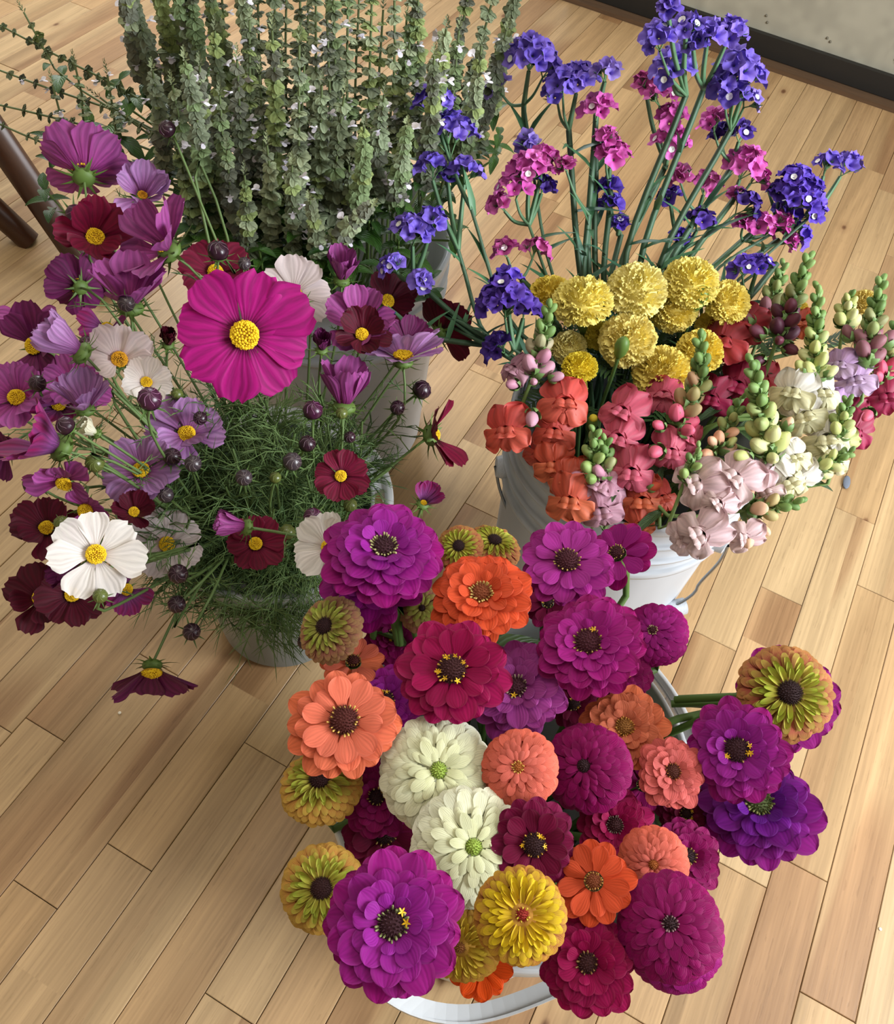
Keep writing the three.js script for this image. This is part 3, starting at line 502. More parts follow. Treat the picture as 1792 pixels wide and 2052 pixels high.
zinnia(756, 1598, 80, 0.425, 'D', 'deep', 'shaded magenta zinnia left of the upper cream zinnia', { t: [-0.15, 0.1], stars: 0 });
zinnia(772, 1668, 88, 0.40, 'S', 'wine', 'shaded wine red zinnia above the biggest purple', { t: [0.05, -0.1], stars: 2, leaf: 1.1 });
zinnia(790, 1275, 62, 0.395, 'D', 'deep', 'dark magenta zinnia deep in shade between the two long stems', { t: [0, 0.3] });
zinnia(848, 1225, 48, 0.435, 'P', 'limepink', 'dusty pink zinnia mostly hidden left of bright orange one', { t: [-0.1, 0.3] });
zinnia(775, 1402, 76, 0.41, 'D', 'purple', 'purple zinnia peeking out between salmon and crimson heads', { t: [-0.1, 0.2] });
zinnia(1098, 1208, 50, 0.43, 'O', 'wine', 'small dark wine zinnia in shade under the pinkish magenta one', { t: [0, 0.3], stars: 2 });
zinnia(1252, 1345, 62, 0.43, 'D', 'deep', 'magenta zinnia mostly hidden below the large magenta one', { t: [0.2, 0.1] });
zinnia(1150, 1412, 50, 0.395, 'S', 'wine', 'dark wine zinnia deep in shade left of the peach one', { t: [0, 0.2], leaf: 2 });
zinnia(1288, 1574, 52, 0.405, 'O', 'deep', 'dark magenta zinnia in shade under the salmon pink one', { t: [0.05, 0.1], leaf: 0.2 });
zinnia(1375, 1632, 58, 0.395, 'D', 'wine', 'dark wine zinnia in shade under the large violet one', { t: [0.1, 0.1], leaf: 2.6 });

// ---------------------------------------------------------------- cosmos
const CC = { // petal face, petal reverse-leaning tone, centre flush
  hot: ['#b0087c', '#b40a80', '#5c0330'], mauve: ['#b25aa4', '#a23c8c', '#6e1a50'], lilac: ['#c092ca', '#b272b4', '#7c2a70'], wine: ['#74042e', '#7e0638', '#2c0210'], dark: ['#52031e', '#5e0828', '#1c0108'],
  white: ['#ece6e2', '#efe9e6', '#e0cfd2'], blush: ['#dccbcd', '#e2d4d4', '#cfa8b4'], plum: ['#7c2a66', '#6a1a54', '#300618'], pinkdark: ['#98155c', '#8f4a90', '#3a0420'], cream: ['#e6e0c4', '#e9e5cf', '#b9c07a'],
};
const cosmosPetals = new Map();
function cosmosPetal(key, open) {
  const id = key + open; if (cosmosPetals.has(id)) return cosmosPetals.get(id);
  const [a, b, c] = CC[key].map(hex), v = [];
  // open: 1 = flat, 0 = closed cup
  const e0 = lerp(1.25, 0.28, open), e1 = lerp(1.5, -0.14, open);
  for (let k = 0; k < 3; k++) v.push(petalGeo({ l: 0.88 * (1 + (k - 1) * 0.05), w: lerp(0.27, 0.37, open) * (1 + (k - 1) * 0.1), e0: e0 + (k - 1) * 0.06, e1: e1 + (k - 1) * 0.12, base: 0.2, wide: 0.75, round: 0.72, blunt: 0.72, notch: [0.05, 0.085, 0.065][k], cup: lerp(0.45, 0.12, open), pleat: 0.035, ruffle: 0.09, rf: 6, ph: k * 2.3, nu: 8, nv: 9,
    col: (vv, u) => mixc(c, mixc(b, a, sstep(0.2, 0.8, vv) * (0.7 + 0.3 * Math.cos(u * 9 + k))), sstep(0.02, 0.32, vv)) }));
  cosmosPetals.set(id, v); return v;
}
const pollen = (() => { const l = [], s = new THREE.IcosahedronGeometry(0.02, 0); for (let i = 0; i < 130; i++) { const q = Math.sqrt((i + 0.5) / 130), a = i * 2.39996, ph = q * 1.5; l.push(place(s, M4(V(Math.sin(ph) * Math.cos(a) * 0.19, Math.cos(ph) * 0.09 + 0.03 + 0.03 * nA(i, 1), Math.sin(ph) * Math.sin(a) * 0.19), null, 0.8 + 0.7 * nB(i, 2)))); } return merged(l); })();
const discBase = (() => { const g = new THREE.SphereGeometry(0.19, 14, 6, 0, 6.2832, 0, 1.57); g.scale(1, 0.5, 1); g.translate(0, 0.015, 0); return g; })();
const bractSet = (l, w, e0, e1, n) => { const r = []; for (let i = 0; i < n; i++) { const p = petalGeo({ l: l * (0.88 + 0.24 * nA(i * 3, n)), w, e0, e1, nu: 2, nv: 5, base: 0.9, wide: 0.2, round: 0.1, pointy: 0.8, keel: 0.3 }); r.push(place(p, M4(V(0, 0, 0), qAx(UPV, (i + 0.25 * nB(i, 4)) / n * 6.283)))); } return merged(r); };
const cosmosCalyx = merged([bractSet(0.5, 0.045, -0.35, 0.25, 8), bractSet(0.3, 0.07, 0.0, 0.5, 8), (() => { const g = new THREE.SphereGeometry(0.205, 12, 8); g.scale(1, 0.62, 1); return g; })()]);
const GREEN = { stem: '#5c7440', cosmos: '#4f6b3a', feather: '#5f7a44', featherDark: '#456035', cup: '#5d7a3a' };
// thread-like leaves along a stem
function feathers(pts, from, to, n, len, r) {
  const c = new THREE.CatmullRomCurve3(pts, false, 'centripetal'), l = [];
  for (let i = 0; i < n; i++) {
    const t = lerp(from, to, (i + rnd()) / n), p = c.getPointAt(t), tg = c.getTangentAt(t), a = rnd() * 6.283;
    const side = V(Math.cos(a), rr(-0.2, 0.6), Math.sin(a)).addScaledVector(tg, 0.4).normalize(), L = len * rr(0.6, 1.25);
    const mid = p.clone().addScaledVector(side, L * 0.5).add(V(0, L * 0.1, 0)), end = p.clone().addScaledVector(side, L).add(V(rr(-0.15, 0.15) * L, -L * rr(0, 0.35), rr(-0.15, 0.15) * L));
    l.push(needle(p, mid, end, r));
    for (let k = 0; k < 4; k++) { // side threads
      const q = k < 2 ? p.clone().lerp(mid, rr(0.5, 1)) : mid.clone().lerp(end, rr(0, 0.6)), d = side.clone().add(V(rr(-1, 1), rr(-0.6, 0.8), rr(-1, 1)).multiplyScalar(0.75)).normalize(), k2 = L * rr(0.25, 0.5);
      l.push(needle(q, q.clone().addScaledVector(d, k2 * 0.5), q.clone().addScaledVector(d, k2).add(V(0, -k2 * 0.12, 0)), r * 0.8));
    }
  }
  return l.length ? merged(l) : null;
}
function cosmosStem(p, n, neck, label, name, cat, bits, len, via) {
  const { foot, pts } = stemPath(B.cosmos, p, n, neck, 0.6);
  if (via) pts.splice(3, 1, ...via.map(v => at(...v)));
  const root = thing(name, label, cat, foot), loc = shift(pts, foot);
  mesh('stem', tube(loc, 0.0021, 0.0013, 6, 22), plain(GREEN.stem, 0.6), root);
  const f = bits ? feathers(loc, 0.5, 0.95, bits, len || 0.035, 0.0007) : null;
  if (f) stuff(mesh('thread_leaves', f, plain(pick([GREEN.feather, GREEN.featherDark, '#6d8850']), 0.65), root));
  return { root, pts };
}
function cosmos(px, py, rpx, h, key, open, label, o = {}) {
  const t = o.t || [0, 0.3], p = at(px, py, h), R = sizeAt(p, rpx) * (key === 'hot' ? 1.02 : open < 0.25 ? 1.42 : open < 0.5 ? 1.3 : 1.18), n = facing(p, t[0], t[1], o.back);
  const { root } = cosmosStem(p.clone().addScaledVector(n, -0.08 * R), n, o.neck || 0.05, label, 'cosmos', 'flower', o.bits === undefined ? 5 : o.bits, 0.035, o.via);
  const head = sub('flower_head', root); head.position.copy(p).sub(root.position); head.quaternion.copy(qTo(n)).multiply(qAx(UPV, rnd() * 6.283)); head.scale.setScalar(R);
  const gs = cosmosPetal(key, open), N = o.n || 8, rb = 0.1;
  for (let k = 0; k < N; k++) {
    if (o.gap && k % 8 < o.gap) continue;
    const a = (k + rr(-0.12, 0.12)) / N * 6.283, m = mesh('petal', pick(gs), (key === 'white' || key === 'blush' || key === 'cream' ? cosmosPale : cosmosMat)(pick([0.92, 1, 1.04])), head), up = k % 2 ? 0.03 : -0.03;
    m.position.set(Math.cos(a) * rb, up * 0.5, -Math.sin(a) * rb);
    m.quaternion.copy(qAx(UPV, a)).multiply(qAx(V(0, 0, 1), up + rr(-0.1, 0.1) + (rnd() < (o.wild === undefined ? 0.2 : o.wild) ? rr(0.2, 0.7) * (open > 0.6 ? 1 : -1) : 0))).multiply(qAx(V(1, 0, 0), rr(-0.18, 0.18)));
    m.scale.setScalar(rr(0.93, 1.05));
  }
  const ds = open < 0.25 ? 0.4 : open < 0.5 ? 0.6 : 1;
  mesh('disc', discBase, plain(o.seedy ? '#5a3510' : '#b98a12', 0.8), head).scale.setScalar(ds); head.children[head.children.length - 1].position.y = 0.05;
  stuff(mesh('pollen', pollen, plain(o.seedy ? '#d9a015' : '#e6bf12', 0.75), head)).scale.setScalar(ds); head.children[head.children.length - 1].position.y = 0.05;
  const cx = mesh('calyx', cosmosCalyx, plain('#56702f', 0.6), head); cx.position.y = -0.05; cx.scale.setScalar(open < 0.5 ? 1.15 : 1);
  return root;
}
// round unopened bud with thin spreading bracts
const budSphere = (() => { const g = new THREE.SphereGeometry(1, 20, 14), p = g.attributes.position, col = []; for (let i = 0; i < p.count; i++) { const a = Math.atan2(p.getZ(i), p.getX(i)), y = p.getY(i); const k = 1 + 0.03 * Math.cos(a * 8) * (1 - y * y); p.setXYZ(i, p.getX(i) * k, y * 0.92, p.getZ(i) * k); col.push(1, 1, 1); } g.computeVertexNormals(); return g; })();
const budRibs = (() => { const l = []; for (let i = 0; i < 8; i++) { const a = i / 8 * 6.283, pts = []; for (let j = 0; j <= 5; j++) { const ph = lerp(0.12, 1.25, j / 5), b = a + 0.2 * Math.sin(j); pts.push(V(Math.sin(ph) * Math.cos(b) * 1.01, Math.cos(ph) * 0.94, Math.sin(ph) * Math.sin(b) * 1.01)); } l.push(tube(pts, 0.02, 0.035, 4, 6)); } return merged(l); })();
const budBracts = bractSet(1.9, 0.16, -0.25, 0.35, 8), budCup = (() => { const g = new THREE.SphereGeometry(1.04, 14, 6, 0, 6.2832, 2.0, 1.15); return g; })();
const BUDC = { dark: ['#2a1220', '#6d5560'], plum: ['#3d1430', '#8a5a7c'], green: ['#56602c', '#7c8548'], grey: ['#3a3036', '#776a6c'] };
function bud(px, py, rpx, h, key, label, o = {}) {
  const p = at(px, py, h), R = sizeAt(p, rpx), t = o.t || [rr(-0.4, 0.4), rr(-0.1, 0.6)], n = facing(p, t[0], t[1]);
  const { root } = cosmosStem(p.clone().addScaledVector(n, -0.9 * R), n, o.neck || 0.04, label, 'cosmos_bud', 'flower bud', o.bits === undefined ? 3 : o.bits, 0.03, o.via);
  const g = sub('bud', root); g.position.copy(p).sub(root.position); g.quaternion.copy(qTo(n)).multiply(qAx(UPV, rnd() * 6)); g.scale.setScalar(R);
  mesh('bud_body', budSphere, plain(BUDC[key][0], 0.28), g); mesh('bud_seams', budRibs, plain(BUDC[key][1], 0.4), g);
  mesh('cup', budCup, plain('#5d7a3a', 0.55), g); const b = mesh('bracts', budBracts, plain('#4f6a30', 0.6), g); b.position.y = -0.75;
}
cosmos(490, 672, 140, 0.57, 'hot', 1, 'big hot magenta cosmos with yellow eye, largest of all', { t: [0.02, 0.05], wild: 0, neck: 0.09 });
cosmos(168, 352, 92, 0.52, 'mauve', 0.62, 'mauve cosmos seen from behind beside the chair leg, topmost', { t: [0.0, 0.8], back: true, wild: 0, neck: 0.02 });
cosmos(285, 395, 62, 0.50, 'lilac', 0.35, 'lilac cosmos half open below the topmost mauve one', { t: [0.1, 0.55], seedy: 1 });
cosmos(190, 478, 76, 0.51, 'wine', 0.8, 'wine red cosmos beside the chair leg with small yellow eye', { t: [0.1, 0.35], wild: 0.4 });
cosmos(335, 500, 92, 0.52, 'mauve', 0.3, 'mauve cosmos seen from the side with curled petals above the big magenta', { t: [-0.55, 0.5], wild: 0.5 });
cosmos(262, 612, 86, 0.50, 'mauve', 0.4, 'mauve cosmos turned away behind a green-starred bud', { t: [-0.1, 0.85], wild: 0.3 });
cosmos(160, 575, 64, 0.45, 'plum', 0.85, 'dark plum cosmos seen from behind below chair leg', { t: [-0.5, 0.3], back: true });
cosmos(160, 705, 74, 0.52, 'lilac', 0.05, 'half closed purple cosmos pointing left, long stem', { t: [-0.72, 0.45], via: [[215, 775, 0.49], [330, 885, 0.42]], wild: 0 });
cosmos(72, 695, 76, 0.45, 'plum', 0.7, 'ragged plum cosmos at left edge beside the half closed purple one', { t: [-0.4, 0.2], gap: 2 });
cosmos(238, 722, 68, 0.49, 'blush', 0.75, 'blush white cosmos with domed orange centre', { t: [0.15, 0.25], seedy: 1, wild: 0.5, gap: 2 });
cosmos(293, 768, 48, 0.51, 'white', 0.8, 'small white cosmos directly above a plum bud', { t: [0.1, 0.4] });
cosmos(432, 548, 66, 0.46, 'wine', 0.95, 'wine cosmos half hidden behind top of big magenta one', { t: [0, 0.35], wild: 0 });
cosmos(588, 592, 68, 0.46, 'blush', 0.95, 'white cosmos peeking out right behind the big magenta one', { t: [0.1, 0.4], wild: 0 });
cosmos(685, 560, 52, 0.46, 'mauve', 0.15, 'mauve half closed cosmos among basil leaves right of big magenta', { t: [0.05, 0.8], wild: 0 });
cosmos(718, 655, 76, 0.46, 'mauve', 0.5, 'purple cosmos with dark wine throat right of big magenta one', { t: [0.0, 0.5], wild: 0.3 });
cosmos(725, 672, 56, 0.47, 'dark', 0.5, 'dark maroon cosmos in front of purple one', { t: [0.05, 0.3] });
cosmos(775, 605, 58, 0.42, 'dark', 0.7, 'dark maroon cosmos against the back white pail', { t: [0.3, 0.3], gap: 2 });
cosmos(882, 668, 66, 0.40, 'dark', 0.8, 'dark maroon cosmos seen from behind right of back white pail', { t: [0.55, 0.4], back: true, gap: 3 });
cosmos(808, 722, 84, 0.45, 'lilac', 0.85, 'pale lilac cosmos seen edge on before the back white pail', { t: [0.0, 0.9], wild: 0.1 });
cosmos(815, 690, 52, 0.42, 'plum', 0.6, 'plum cosmos behind the edge-on pale lilac one', { t: [0.3, 0.5], gap: 3 });
cosmos(690, 812, 72, 0.43, 'mauve', 0.2, 'mauve cup-shaped cosmos upright before the back white pail', { t: [0.05, 0.92], wild: 0 });
cosmos(868, 872, 74, 0.40, 'wine', 0.45, 'wine cosmos at the end of long stem pointing right over floor', { t: [0.85, 0.1], gap: 3, via: [[800, 925, 0.36], [700, 1000, 0.31]] });
cosmos(683, 955, 50, 0.42, 'wine', 0.9, 'small wine red cosmos with yellow eye near the rim slot', { t: [0.0, 0.2], wild: 0.1 });
cosmos(848, 1010, 42, 0.41, 'pinkdark', 0.3, 'magenta cosmos petals just behind the tallest purple zinnia', { t: [0.3, 0.6], gap: 3 });
cosmos(492, 1056, 52, 0.46, 'mauve', 0.0, 'half closed mauve cosmos pointing left in front of feathery leaves', { t: [-0.85, 0.15], wild: 0 });
cosmos(512, 1090, 56, 0.42, 'wine', 0.8, 'wine cosmos under the half closed mauve one at bucket front', { t: [0.05, 0.1], wild: 0.3 });
cosmos(660, 1098, 64, 0.45, 'white', 0.85, 'white cosmos touching the tallest purple zinnia', { t: [-0.15, 0.3], wild: 0.1 });
cosmos(192, 1112, 84, 0.46, 'white', 0.92, 'large white cosmos low on the left with yellow centre', { t: [0.02, 0.12], n: 7, wild: 0 });
cosmos(285, 945, 72, 0.41, 'lilac', 0.9, 'pale mauve cosmos in the middle left among thread leaves', { t: [-0.3, 0.35] });
cosmos(375, 872, 72, 0.39, 'lilac', 0.85, 'purple-lilac cosmos deep behind the thread leaves', { t: [-0.1, 0.4] });
cosmos(268, 1028, 46, 0.415, 'dark', 0.5, 'dark maroon cosmos above right of the large white one', { t: [0.1, 0.4], wild: 0 });
cosmos(170, 818, 66, 0.48, 'lilac', 0.3, 'light lilac cosmos cup left of the cream half-open one', { t: [-0.2, 0.8] });
cosmos(118, 895, 98, 0.48, 'pinkdark', 0.35, 'magenta and mauve cosmos seen from the side pointing left', { t: [-0.75, 0.35], gap: 3 });
cosmos(130, 965, 66, 0.455, 'mauve', 0.6, 'mauve cosmos hanging with fan of veined petals at left', { t: [-0.25, -0.55], gap: 3 });
cosmos(35, 800, 72, 0.44, 'mauve', 0.9, 'mauve cosmos cut by the left picture edge', { t: [-0.2, 0.4] });
cosmos(15, 900, 62, 0.38, 'plum', 0.5, 'dark plum cosmos drooping at left edge', { t: [-0.5, -0.3], gap: 2 });
cosmos(120, 815, 60, 0.43, 'pinkdark', 0.7, 'deep pink cosmos between two mauve ones at left', { t: [-0.2, 0.5] });
cosmos(95, 1060, 62, 0.40, 'dark', 0.85, 'dark maroon cosmos behind left petals of the large white one', { t: [-0.3, 0.3] });
cosmos(172, 1020, 64, 0.42, 'mauve', 0.5, 'mauve cosmos just above the large white one', { t: [-0.1, -0.4], gap: 2 });
cosmos(82, 1200, 66, 0.37, 'dark', 0.95, 'nearly black maroon cosmos at lower left corner of bunch', { t: [-0.2, 0.2], wild: 0.1 });
cosmos(145, 1192, 62, 0.385, 'dark', 0.9, 'nearly black maroon cosmos beneath the large white one', { t: [0.0, 0.1], wild: 0.1 });
cosmos(168, 1148, 58, 0.43, 'plum', 0.1, 'half closed plum cosmos across the large white one', { t: [-0.8, 0.1], wild: 0, via: [[245, 1140, 0.41], [400, 1090, 0.36]] });
cosmos(335, 1092, 66, 0.345, 'blush', 0.9, 'shaded white cosmos low behind the bucket rim', { t: [-0.05, 0.2], wild: 0.1 });
cosmos(305, 1338, 84, 0.30, 'plum', 0.75, 'drooping plum cosmos hanging lowest over the floor', { t: [-0.05, -0.9], gap: 3, via: [[345, 1260, 0.32], [372, 1190, 0.32]] });
cosmos(192, 868, 36, 0.475, 'cream', 0.05, 'cream half open cosmos bud flower with green bracts', { t: [-0.6, 0.4], wild: 0 });
cosmos(150, 775, 66, 0.44, 'mauve', 0.55, 'mauve cosmos crumpled behind the long-stemmed half closed one', { t: [-0.2, 0.3] });
cosmos(252, 1180, 52, 0.36, 'pinkdark', 0.6, 'deep pink cosmos behind right of the large white one', { t: [0.3, -0.2], gap: 2 });
cosmos(645, 700, 38, 0.47, 'plum', 0.0, 'plum cosmos just opening right of the big magenta one', { t: [0.05, 0.6], wild: 0 });
cosmos(337, 690, 36, 0.44, 'dark', 0.0, 'dark maroon cosmos just opening left of big magenta one', { t: [0.0, 0.6], wild: 0 });
cosmos(215, 660, 52, 0.43, 'pinkdark', 0.8, 'deep pink cosmos behind the blush white one', { t: [-0.1, 0.5], gap: 3 });
cosmos(60, 640, 58, 0.42, 'mauve', 0.7, 'mauve cosmos at left edge under dark plum one', { t: [-0.3, 0.4], gap: 3 });
[[335, 258, 17, 0.58, 'dark', 'lone dark bud high in front of the basil spikes', { via: [[385, 300, 0.555], [440, 420, 0.5], [470, 560, 0.46]], t: [-0.5, 0.4], bits: 0 }], [152, 430, 20, 0.50, 'plum', 'plum bud left of the wine cosmos at chair leg'], [437, 503, 21, 0.52, 'dark', 'dark striped bud above the big magenta cosmos', { t: [0, 0.75] }], [490, 528, 13, 0.5, 'grey', 'small grey bud above the big magenta cosmos'],
[253, 608, 17, 0.53, 'grey', 'round bud with star bracts in front of mauve petals', { t: [0, 0.05] }], [606, 606, 14, 0.50, 'dark', 'small dark bud right of the big magenta cosmos'], [300, 799, 24, 0.53, 'plum', 'large plum bud under the small white cosmos', { t: [0, 0.5] }], [131, 853, 19, 0.52, 'dark', 'dark bud on long stem before the lilac cup', { t: [-0.6, 0.4], via: [[180, 905, 0.48], [300, 960, 0.42]] }],
[345, 915, 18, 0.43, 'dark', 'dark bud left of a pinkish one in the thread leaves'], [387, 929, 17, 0.44, 'grey', 'pinkish grey bud in the left thread leaves', { t: [0, 0.2] }], [489, 957, 17, 0.44, 'grey', 'shiny round bud in middle of thread leaves', { t: [0, 0.1] }], [552, 957, 12, 0.42, 'green', 'small brownish bud right of the shiny round one'],
[586, 925, 19, 0.45, 'grey', 'grey bud on arching stem right in thread leaves', { t: [0.3, 0.3] }], [616, 889, 17, 0.43, 'dark', 'dark ribbed bud above the arching stem'], [627, 822, 20, 0.45, 'plum', 'pointed plum bud below the right of big magenta', { t: [0, 0.7] }], [685, 828, 12, 0.45, 'green', 'small bud under the mauve cup', { t: [0, 0.3] }], [701, 876, 12, 0.42, 'dark', 'small dark bud before the back white pail'],
[797, 817, 15, 0.42, 'dark', 'dark bud before the right side of back white pail', { t: [0.2, 0.3] }], [846, 781, 19, 0.42, 'dark', 'black opening bud farthest right beside back white pail', { t: [0.6, 0.5] }], [627, 1036, 19, 0.44, 'plum', 'plum bud with star bracts above the right white cosmos', { t: [0.05, 0.15] }], [357, 1150, 20, 0.40, 'dark', 'glossy dark bud over the bucket left shoulder', { t: [-0.2, 0.1] }],
[354, 1211, 18, 0.36, 'dark', 'dark bud over the floor, upper of the hanging pair', { t: [0, 0.1], via: [[400, 1170, 0.36]] }], [384, 1266, 18, 0.33, 'dark', 'dark bud over the floor, lower of the hanging pair', { t: [0.1, 0], via: [[420, 1200, 0.34]] }], [401, 838, 14, 0.42, 'dark', 'dark bud above purple-lilac petals'], [66, 970, 20, 0.42, 'dark', 'black bud at the left edge over the floor', { t: [-0.6, 0.3] }], [123, 1048, 15, 0.46, 'green', 'greenish bud left of the large white cosmos', { t: [-0.3, 0.4] }],
[201, 1194, 15, 0.45, 'green', 'green bud on lower petals of the large white cosmos', { t: [0, 0.3] }], [75, 768, 17, 0.48, 'dark', 'dark bud left under the half closed purple cosmos'], [612, 1286, 16, 0.27, 'dark', 'dark bud low beside the dusty lime zinnia', { t: [-0.3, 0.1] }], [190, 928, 19, 0.46, 'green', 'fat green bud under the cream half-open cosmos', { t: [0, 0.2] }], [332, 992, 16, 0.41, 'grey', 'grey bud pair member left in the thread leaves'],
[175, 690, 17, 0.47, 'plum', 'plum bud behind the half closed purple cosmos'], [355, 790, 12, 0.42, 'green', 'tiny green bud left of big magenta stem'], [576, 1066, 16, 0.42, 'green', 'greenish bud right of wine cosmos at bucket front'], [702, 1012, 14, 0.38, 'green', 'green bud near the rim slot'],
].forEach(a => bud(...a));
// leafy cosmos shoots without flowers that fill the bucket
{
  const tops = [[330, 900], [380, 800], [430, 770], [470, 800], [520, 790], [560, 830], [600, 860], [640, 900], [360, 960], [420, 880], [470, 900], [520, 900], [570, 930], [620, 960], [320, 1030], [380, 1040], [440, 980], [500, 990], [550, 1020], [600, 1060], [400, 1110], [460, 1110], [520, 1130], [570, 1110], [640, 1120], [340, 1090], [300, 980], [680, 880], [720, 850], [650, 790], [450, 1165], [530, 1175], [600, 1160], [400, 1150], [490, 1180], [565, 1185], [350, 1125], [640, 1140]];
  tops.sort((a, b) => a[1] - b[1] || a[0] - b[0]).forEach(([x, y], i) => {
    const p = at(x + rr(-12, 12), y + rr(-12, 12), y > 1122 ? 0.285 : y > 1080 ? 0.32 : lerp(0.42, 0.36, (y - 760) / 320));
    const ord = ['first', 'second', 'third', 'fourth', 'fifth', 'sixth', 'seventh', 'eighth', 'ninth', 'tenth'][i % 10], row = ['topmost', 'upper', 'middle', 'lowest'][Math.floor(i / 10)];
    cosmosStem(p, V(rr(-0.3, 0.3), 1, rr(-0.3, 0.3)).normalize(), 0.06, `${ord} feathery green cosmos shoot counted down among the ${row} ten`, 'cosmos_shoot', 'plant', 95, 0.054);
  });
}

// ---------------------------------------------------------------- flowering basil
const leafGeo = petalGeo({ l: 1, w: 0.27, e0: 0.35, e1: -0.45, base: 0.3, wide: 0.35, round: 0.28, pointy: 0.7, keel: 0.32, nu: 4, nv: 8, ruffle: 0.05 });
const whorls = [0, 1, 2].map(k => { // a ring of shell-shaped calyces around the stem
  const l = [];
  for (let i = 0; i < 6; i++) {
    const a = i / 6 * 6.283 + k * 0.3, up = petalGeo({ l: 0.78, w: 0.42, e0: 0.5, e1: -0.9, base: 0.5, wide: 0.4, round: 0.45, cup: -0.5, nu: 4, nv: 4 }), lo = petalGeo({ l: 0.8, w: 0.26, e0: 0.1, e1: -0.5, base: 0.6, round: 0.5, cup: 0.4, nu: 2, nv: 3 });
    const q = qAx(UPV, a).multiply(qAx(V(0, 0, 1), (nA(i, k) - 0.5) * 0.5 - 0.1)), m = M4(V(Math.cos(a) * 0.12, (nB(i, k * 3) - 0.5) * 0.3, -Math.sin(a) * 0.12), q, 0.9 + 0.25 * nC(i, k));
    l.push(place(up, m), place(lo, m));
  }
  for (let i = 0; i < 2; i++) l.push(place(petalGeo({ l: 0.75, w: 0.16, e0: -0.1, e1: -0.5, nu: 2, nv: 4, pointy: 0.8, round: 0.3 }), M4(V(0, -0.2, 0), qAx(UPV, i * 3.14 + k))));
  return merged(l);
});
const tipGeo = (() => { const l = []; for (let i = 0; i < 22; i++) { const t = i / 22, a = i * 2.4; l.push(place(petalGeo({ l: lerp(0.7, 0.28, t), w: lerp(0.2, 0.09, t), e0: lerp(0.5, 1.1, t), e1: lerp(0.7, 1.5, t), nu: 2, nv: 3, pointy: 0.8, round: 0.3, cup: 0.3 }), M4(V(Math.cos(a) * 0.1, t * 2.3, -Math.sin(a) * 0.1), qAx(UPV, a)))); } return merged(l); })();
const basilFlower = (() => { const l = [0, 1, 2, 3].map(i => place(petalGeo({ l: 0.75, w: 0.3, e0: 0.5, e1: 0.1, nu: 2, nv: 3, base: 0.6 }), M4(V(0.45, 0.05, 0), qAx(UPV, [-0.7, -0.2, 0.3, 0.75][i])))); l.push(place(petalGeo({ l: 0.9, w: 0.34, e0: -0.3, e1: -0.7, nu: 2, nv: 3, base: 0.5 }), M4(V(0.4, 0, 0)))); const t = new THREE.CylinderGeometry(0.16, 0.1, 0.5, 6); t.rotateZ(-1.57); t.translate(0.25, 0.03, 0); l.push(t); return merged(l); })();
const CALYX = ['#6c765e', '#829070', '#5e684c', '#8c9876', '#72865a', '#88985c', '#686c5c', '#98a380'];
function basil(tip, low, label, o = {}) {
  // tip and low: [px, py, h] ends of the flowering part
  const a = at(...tip), b = at(...low), axis = a.clone().sub(b), L = axis.length(), dir = axis.clone().normalize();
  const { foot, pts } = stemPath(B.back, b, dir, 0.02, 0.75);
  const root = thing('flowering_basil', label, 'plant', foot), bend = V(rr(-1, 1), 0, rr(-1, 1)).multiplyScalar(L * 0.03);
  const all = [...pts.slice(0, 4), b.clone().lerp(a, 0.5).add(bend), a];
  mesh('stem', tube(shift(all, foot), 0.0026, 0.0012, 5, 20), plain('#65754a', 0.6), root);
  const c = new THREE.CatmullRomCurve3([b, b.clone().lerp(a, 0.5).add(bend), a]), gapW = o.gap || rr(0.0095, 0.0125), n = Math.round(L / gapW), mat = plain(pick(CALYX), 0.75), mat2 = plain(pick(CALYX), 0.75);
  for (let i = 0; i < n; i++) {
    const t = clamp((i + rr(-0.3, 0.3)) / n, 0, 1), p = c.getPointAt(t), tg = c.getTangentAt(t), s = (o.size || 0.0132) * lerp(1.12, 0.6, Math.pow(t, 1.4)) * rr(0.72, 1.2);
    const w = mesh('calyx_whorl', pick(whorls), rnd() < 0.5 ? mat : rnd() < 0.6 ? mat2 : plain(pick(CALYX), 0.75), root); w.position.copy(p).sub(foot); w.quaternion.copy(qTo(tg)).multiply(qAx(UPV, (i % 2) * 0.52 + rr(-0.5, 0.5)).multiply(qAx(V(rr(-1, 1), 0, rr(-1, 1)).normalize(), rr(0, 0.35)))); w.scale.setScalar(s);
    if (rnd() < (o.bloom === undefined ? 0.32 : o.bloom)) { const f = mesh('white_floret', basilFlower, plain('#e4e0ea', 0.6), root), an = rnd() * 6.283; const side = V(Math.cos(an), rr(0, 0.5), Math.sin(an)).normalize(); f.position.copy(p).sub(foot).addScaledVector(side, s * 0.75); f.quaternion.copy(qTo(side, V(1, 0, 0))); f.scale.setScalar(0.0076 * rr(0.8, 1.15)); }
  }
  const tp = mesh('bud_tip', tipGeo, plain(pick(['#7d8762', '#87926a', '#6c7557']), 0.75), root); tp.position.copy(a).sub(foot); tp.quaternion.copy(qTo(dir)); tp.scale.setScalar((o.size || 0.0098) * 0.8);
  // pairs of leaves below the spike
  const k = o.leaves === undefined ? 3 : o.leaves, lc = new THREE.CatmullRomCurve3(pts.slice(2, 4).concat([b]));
  for (let i = 0; i < k; i++) {
    const t = rr(0.2, 1), p = lc.getPoint(t), an = rnd() * 6.283;
    for (const s of [0, 3.14]) { if (rnd() < 0.15) continue; const l = mesh('leaf', leafGeo, leafMat(pick(['#3c6a22', '#4a7a2c', '#345c20', '#578436'])), root); l.position.copy(p).sub(foot); l.quaternion.copy(qAx(UPV, an + s)).multiply(qAx(V(0, 0, 1), rr(-0.5, 0.4))); l.scale.setScalar(rr(0.022, 0.044)); }
  }
  return root;
}
